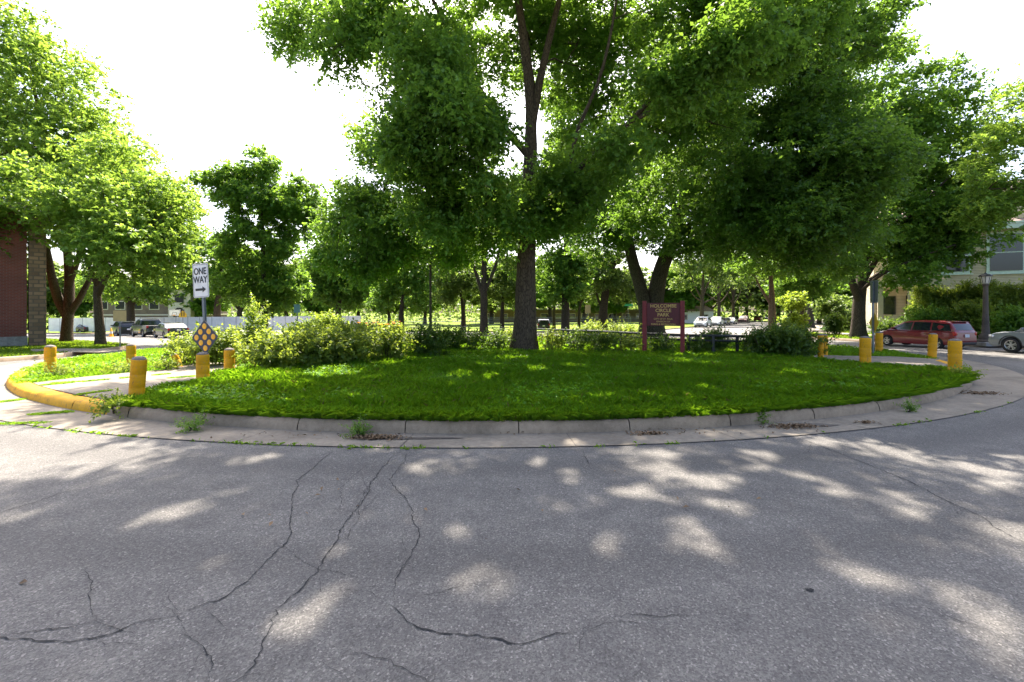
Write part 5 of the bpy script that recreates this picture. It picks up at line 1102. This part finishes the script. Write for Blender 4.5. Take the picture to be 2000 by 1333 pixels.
# basketball hoop before it
Yh = 74; b = on((341 - 1000) / F * Yh, Yh, lawn); e = empty('basketball_hoop', b, R(6), 'basketball hoop with a white backboard in front of the school entrance', 'basketball hoop')
zt = EYE - (605 - HZ) / F * Yh - b.z; MB().tube([(0, .8, -.3), (0, .8, zt - .6), (0, .1, zt - .4)], .06, 8).build('post', M_STEEL, e)
bb = MB().box((0, 0, zt - .53), (1.75, .05, 1.06), bev=.01).build('backboard', M_WHITE, e)
mb = MB()
for x, z, w_, h_ in ((0, zt - .05, 1.7, .05), (0, zt - 1.02, 1.7, .05), (-.83, zt - .53, .05, .92), (.83, zt - .53, .05, .92), (0, zt - .48, .6, .045), (-.3, zt - .68, .045, .36), (.3, zt - .68, .045, .36)): mb.box((x, -.032, z), (w_, .008, h_))
mb.build('markings', M_BLACK, bb); mb = MB(); mb.tube([(.23 * math.cos(a), -.36 + .23 * math.sin(a), zt - .92) for a in np.linspace(0, 6.283, 17)], .02, 6).box((0, -.08, zt - .93), (.22, .12, .1)); mb.build('rim', M_ORANGE, e)
# white screened fence
fa, fb = pt(95, 0, 66), pt(705, 0, 62); e = empty('screen_fence', on(fa.x, fa.y, lawn), 0, 'long white screened fence running behind the bushes and parked cars', 'fence')
M_SCREEN = plain('white_screen', (.80, .79, .77), .7, var=.15, vs=1.5); n = 26; d_ = (fb - fa); d_.z = 0; yw = math.atan2(d_.y, d_.x); mb = MB()
for i in range(n + 1):
    p = fa + d_ * i / n; z = float(lawn(p.x, p.y)); o_ = Vector((p.x, p.y, z)) - e.location
    if i < n:
        p2 = fa + d_ * (i + 1) / n; z2 = float(lawn(p2.x, p2.y)); c = (p + p2) / 2; L_ = d_.length / n; cc = Vector((c.x, c.y, (z + z2) / 2)) - e.location
        MB().box((cc.x, cc.y, cc.z + 1.12), (L_ * .975, .03, 1.95), yw).build('screen_panel', M_SCREEN, e)
    MB().tube([(o_.x, o_.y, -.2 + o_.z), (o_.x, o_.y, o_.z + 2.2)], .035, 6).build('post', M_STEEL, e)
# low building and wire fence beyond the field
b = on((1130 - 1000) / F * 134, 134, lawn); e = empty('low_building', b, R(-3), 'long low grey brown building across the field behind the park trees', 'building')
MB().box((0, 6, 1.7), (56, 10, 3.8)).build('wall', M_BRICK2, e); MB().box((0, 6, 3.7), (57, 11, .35)).build('roof', M_ROOFG, e); facade_windows(e, [-26 + 4 * k for k in range(14)], (1.9,), 2, 1.2, 1, M_LIME, M_GLASS)
fa, fb = pt(720, 0, 104), pt(1330, 0, 108); e = empty('wire_fence', on(fa.x, fa.y, lawn), 0, 'grey wire fence along the far side of the sunlit field', 'fence'); d_ = fb - fa; d_.z = 0
for i in range(25):
    p = fa + d_ * i / 24; z = float(lawn(p.x, p.y)); o_ = Vector((p.x, p.y, z)) - e.location; MB().tube([o_ + Vector((0, 0, -.2)), o_ + Vector((0, 0, 1.9))], .05, 6).build('post', M_STEEL, e)
mb = MB()
for h_ in (.3, .7, 1.1, 1.5, 1.85): mb.tube([Vector(((fa + d_ * i / 24).x, (fa + d_ * i / 24).y, float(lawn((fa + d_ * i / 24).x, (fa + d_ * i / 24).y)) + h_)) - e.location for i in range(25)], .03, 5)
mb.build('wires', M_STEEL, e)
b = on((1357 - 1000) / F * 118, 118, lawn); e = empty('small_house', b, R(-12), 'small white house with a pinkish roof beyond the white parked cars', 'house')
MB().box((0, 4, 1.5), (9, 8, 3.2)).build('wall', M_WHITE, e); MB().prism([(-5, 3.1), (5, 3.1), (0, 6.2)], -.5, 8.5).build('roof', M_ROOF, e); facade_windows(e, [-2.5, 2.5], (1.6,), 1.2, 1.2, 0, M_CREAM, M_GLASS)
# house on the right
Yh = 38.; hx = 30.2; b = on(hx, Yh, lawn); e = empty('house', b, R(-33), 'large cream sided house with a pinkish roof, porch and mint window trim behind the hedge', 'house')
fl = MB().box((11, 6, 4.3), (22, 12, 8.4)).build('wall', M_SIDE, e); MB().box((11, 6, .35), (22.1, 12.1, .9)).build('foundation', M_FOUND, e)
rf = MB().prism([(-7, 8.3), (7, 8.3), (0, 12.8)], -.9, 22.9, Matrix.Translation((0, 6, 0)) @ Matrix.Rotation(R(-90), 4, 'Z')).build('roof', M_ROOF, e)
MB().box((14, 5, 12.4), (1, 1, 3)).build('chimney', M_BRICK, rf)
MB().box((11, -.85, 8.22), (23.6, .24, .5)).build('eaves', M_MINT, e)
dr = MB().box((9.6, 1.2, 9.8), (3.0, 3, 2.2)).build('dormer', M_SIDE, e); MB().prism([(7.7, 10.9), (11.5, 10.9), (9.6, 12.2)], -.6, 3.2).build('roof', M_ROOF, dr); MB().box((9.6, -.32, 9.8), (1.6, .05, 1.4)).build('pane', M_GLASS, dr)
for x, z, w_, h_ in ((1.6, 6.2, 1.1, 2.0), (5.0, 6.2, 1.3, 2.4), (7.7, 6.3, 1.7, 2.7), (9.9, 6.3, 1.7, 2.7), (13, 6.3, 1.4, 2.4), (17, 6.3, 1.4, 2.4), (7.5, 2.6, 1.4, 2.0), (12, 2.6, 1.6, 2.0)):
    f_ = MB().box((x, -.05, z), (w_ + .36, .16, h_ + .36)).build('window', M_MINT, e); MB().box((x, -.14, z), (w_, .05, h_)).build('pane', M_GLASS, f_); MB().box((x, -.17, z), (w_, .04, .06)).box((x, -.04, z - h_ / 2 - .22), (w_ + .6, .26, .08)).build('sill', M_MINT, f_)
pc = MB().box((1.8, -1.7, .75), (4.0, 3.3, .18)).build('porch', M_CREAM, e)
MB().box((1.8, -1.7, 4.05), (4.4, 3.7, .45)).prism([(-.3, 4.28), (3.9, 4.28), (1.8, 5.1)], -3.4, 0).build('porch_roof', M_CREAM, pc)
for x in (.1, 1.9, 3.5): MB().box((x, -3.15, 2.34), (.34, .34, 3.0), bev=.02).build('column', M_CREAM, pc)
MB().box((1.0, -3.15, 1.6), (1.42, .1, .09)).box((1.0, -3.15, 1.2), (1.42, .07, .74)).build('balustrade', M_CREAM, pc); MB().box((1.8, -3.32, .1), (4.0, .08, 1.2)).build('porch_skirt', M_SIDE, pc)
MB().box((2.6, -.04, 2.0), (1.1, .12, 2.4)).build('front_door', M_DKROOM, pc); MB().box((.8, -.04, 2.4), (1.2, .12, 1.5)).build('window', M_GLASS, pc)
# hedge before the house
def hedge(seed, u0, u1, Y0, Y1, h, thick, label, leaf, lsz=.11, n=5200):
    q = np.random.default_rng(seed); a = on((u0 - 1000) / F * Y0, Y0, lawn); b = on((u1 - 1000) / F * Y1, Y1, lawn); d = b - a; Lh = math.hypot(d.x, d.y); yw = math.atan2(d.y, d.x)
    e = empty('hedge', a, yw, label, 'hedge')
    s = q.random(n); hh = h * (1 + .12 * np.sin(s * Lh * 1.1) + .10 * np.sin(s * Lh * 2.7 + 1) + .07 * np.sin(s * Lh * 6.1)); z = hh * q.random(n) ** .8; y = (q.random(n) - .5) * thick * (1.15 - .45 * (z / h) ** 2) * (1 + .25 * np.sin(z * 3.1 + s * Lh * 1.3)) + .3 * np.sin(s * Lh * 1.9)
    dz = d.z * s; st = np.stack([s * Lh, y, z + dz], 1); k = 12; dd = nrm(np.stack([q.normal(0, .6, n), np.sign(y) * .4 + q.normal(0, .5, n), .5 + q.normal(0, .4, n)], 1)); ll = q.uniform(.25, .6, (n, 1)); t = ((np.arange(k) + .5) / k)[None, :, None]
    pos = st[:, None] + dd[:, None] * t * ll[:, None]; sd = nrm(np.cross(dd, q.normal(size=(n, 3)))); sg = np.where(np.arange(k) % 2, 1, -1)[None, :, None]
    ld = dd[:, None] * .5 + sd[:, None] * sg * .8 + q.normal(0, .35, (n, k, 3)); ln = np.array([0, 0, 1.]) + q.normal(0, .5, (n, k, 3))
    V, Fc = leaf_geo(pos.reshape(-1, 3), ld.reshape(-1, 3), ln.reshape(-1, 3), lsz * q.uniform(.6, 1.3, n * k), .6); link('foliage', np_mesh('foliage', V, Fc, LM[leaf]), e)
    mb = MB()
    for i in range(int(Lh / .9)):
        x = (i + .5) * .9; mb.tube([(x, 0, d.z * x / Lh - .1), (x + q.uniform(-.2, .2), q.uniform(-.2, .2), h * .7)], [.04, .015], 5)
    mb.build('stems', BARK_D, e); return e
hedge(201, 1792, 1925, 31, 29.5, 2.9, 2.0, 'tall dark hedge behind the red minivan left of the lamp post', 'shrub')
hedge(202, 1915, 2120, 28.6, 26.5, 3.0, 2.0, 'tall hedge with sunlit top right of the lamp post', 'shrub')
shrub('shrub', 203, 1628, 655, 40, 44, 'dark rounded shrub left of the pavement corner tree trunk', 'shrub_dark', lawn, lsz=.12)
for u_, y_, w_, h_, lb_, sd_, lf_ in ((1815, 28.5, 90, 62, 'rounded loose shrub between the porch and the red minivan roof', 205, 'mid'), (1885, 27.6, 80, 74, 'tall loose shrub directly behind the rear of the red minivan', 206, 'shrub'), (1985, 24.6, 80, 70, 'loose shrub behind the silver crossover right of the lamp post', 207, 'mid')):
    shrub('shrub', sd_, u_, 0, w_, h_, lb_, lf_, lawn, lsz=.13, Y=y_)
shrub('shrub', 204, 1735, 655, 70, 34, 'low foundation shrub below the house porch', 'shrub_dark', Y=33, surf=lawn, lsz=.12)
# lamp post
b = at(1925, 673, lawn); Yl = b.y; hl = lambda v: EYE - (v - HZ) / F * Yl - b.z; top = hl(535)
e = empty('street_lamp', b, 0, 'lantern street lamp on a tapered stone-grey post beside the hedge', 'street lamp')
M_LPOST = m_concrete('lamp_post_concrete', (.11, .09, .075)); M_FROST = plain('frosted_lantern_glass', (.5, .48, .43), .3)
MB().lathe([(.34, -.1), (.34, .18), (.30, .22), (.26, .26), (.26, .42), (.18, .52), (.155, .6), (.115, top * .45), (.095, top - .62), (.13, top - .60), (.14, top - .54), (.10, top - .5), (0, top - .5)], 16).build('post', M_LPOST, e, True)
lt = MB().lathe([(.12, top - .5), (.15, top - .45), (.21, top - .14), (0, top - .14)], 8).build('lantern', M_FROST, e); mb = MB()
for k in range(8):
    a = 2 * math.pi * k / 8; mb.tube([(.152 * math.cos(a), .152 * math.sin(a), top - .46), (.215 * math.cos(a), .215 * math.sin(a), top - .13)], .012, 5)
mb.build('frame', M_BLACK, lt); MB().lathe([(.27, top - .14), (.27, top - .11), (.17, top - .03), (.05, top), (.02, top + .08), (0, top + .08)], 8).build('cap', M_BLACK, e)
MB().box((0, 0, .02), (.9, .9, .2), bev=.03).build('plinth', M_FOUND, e)
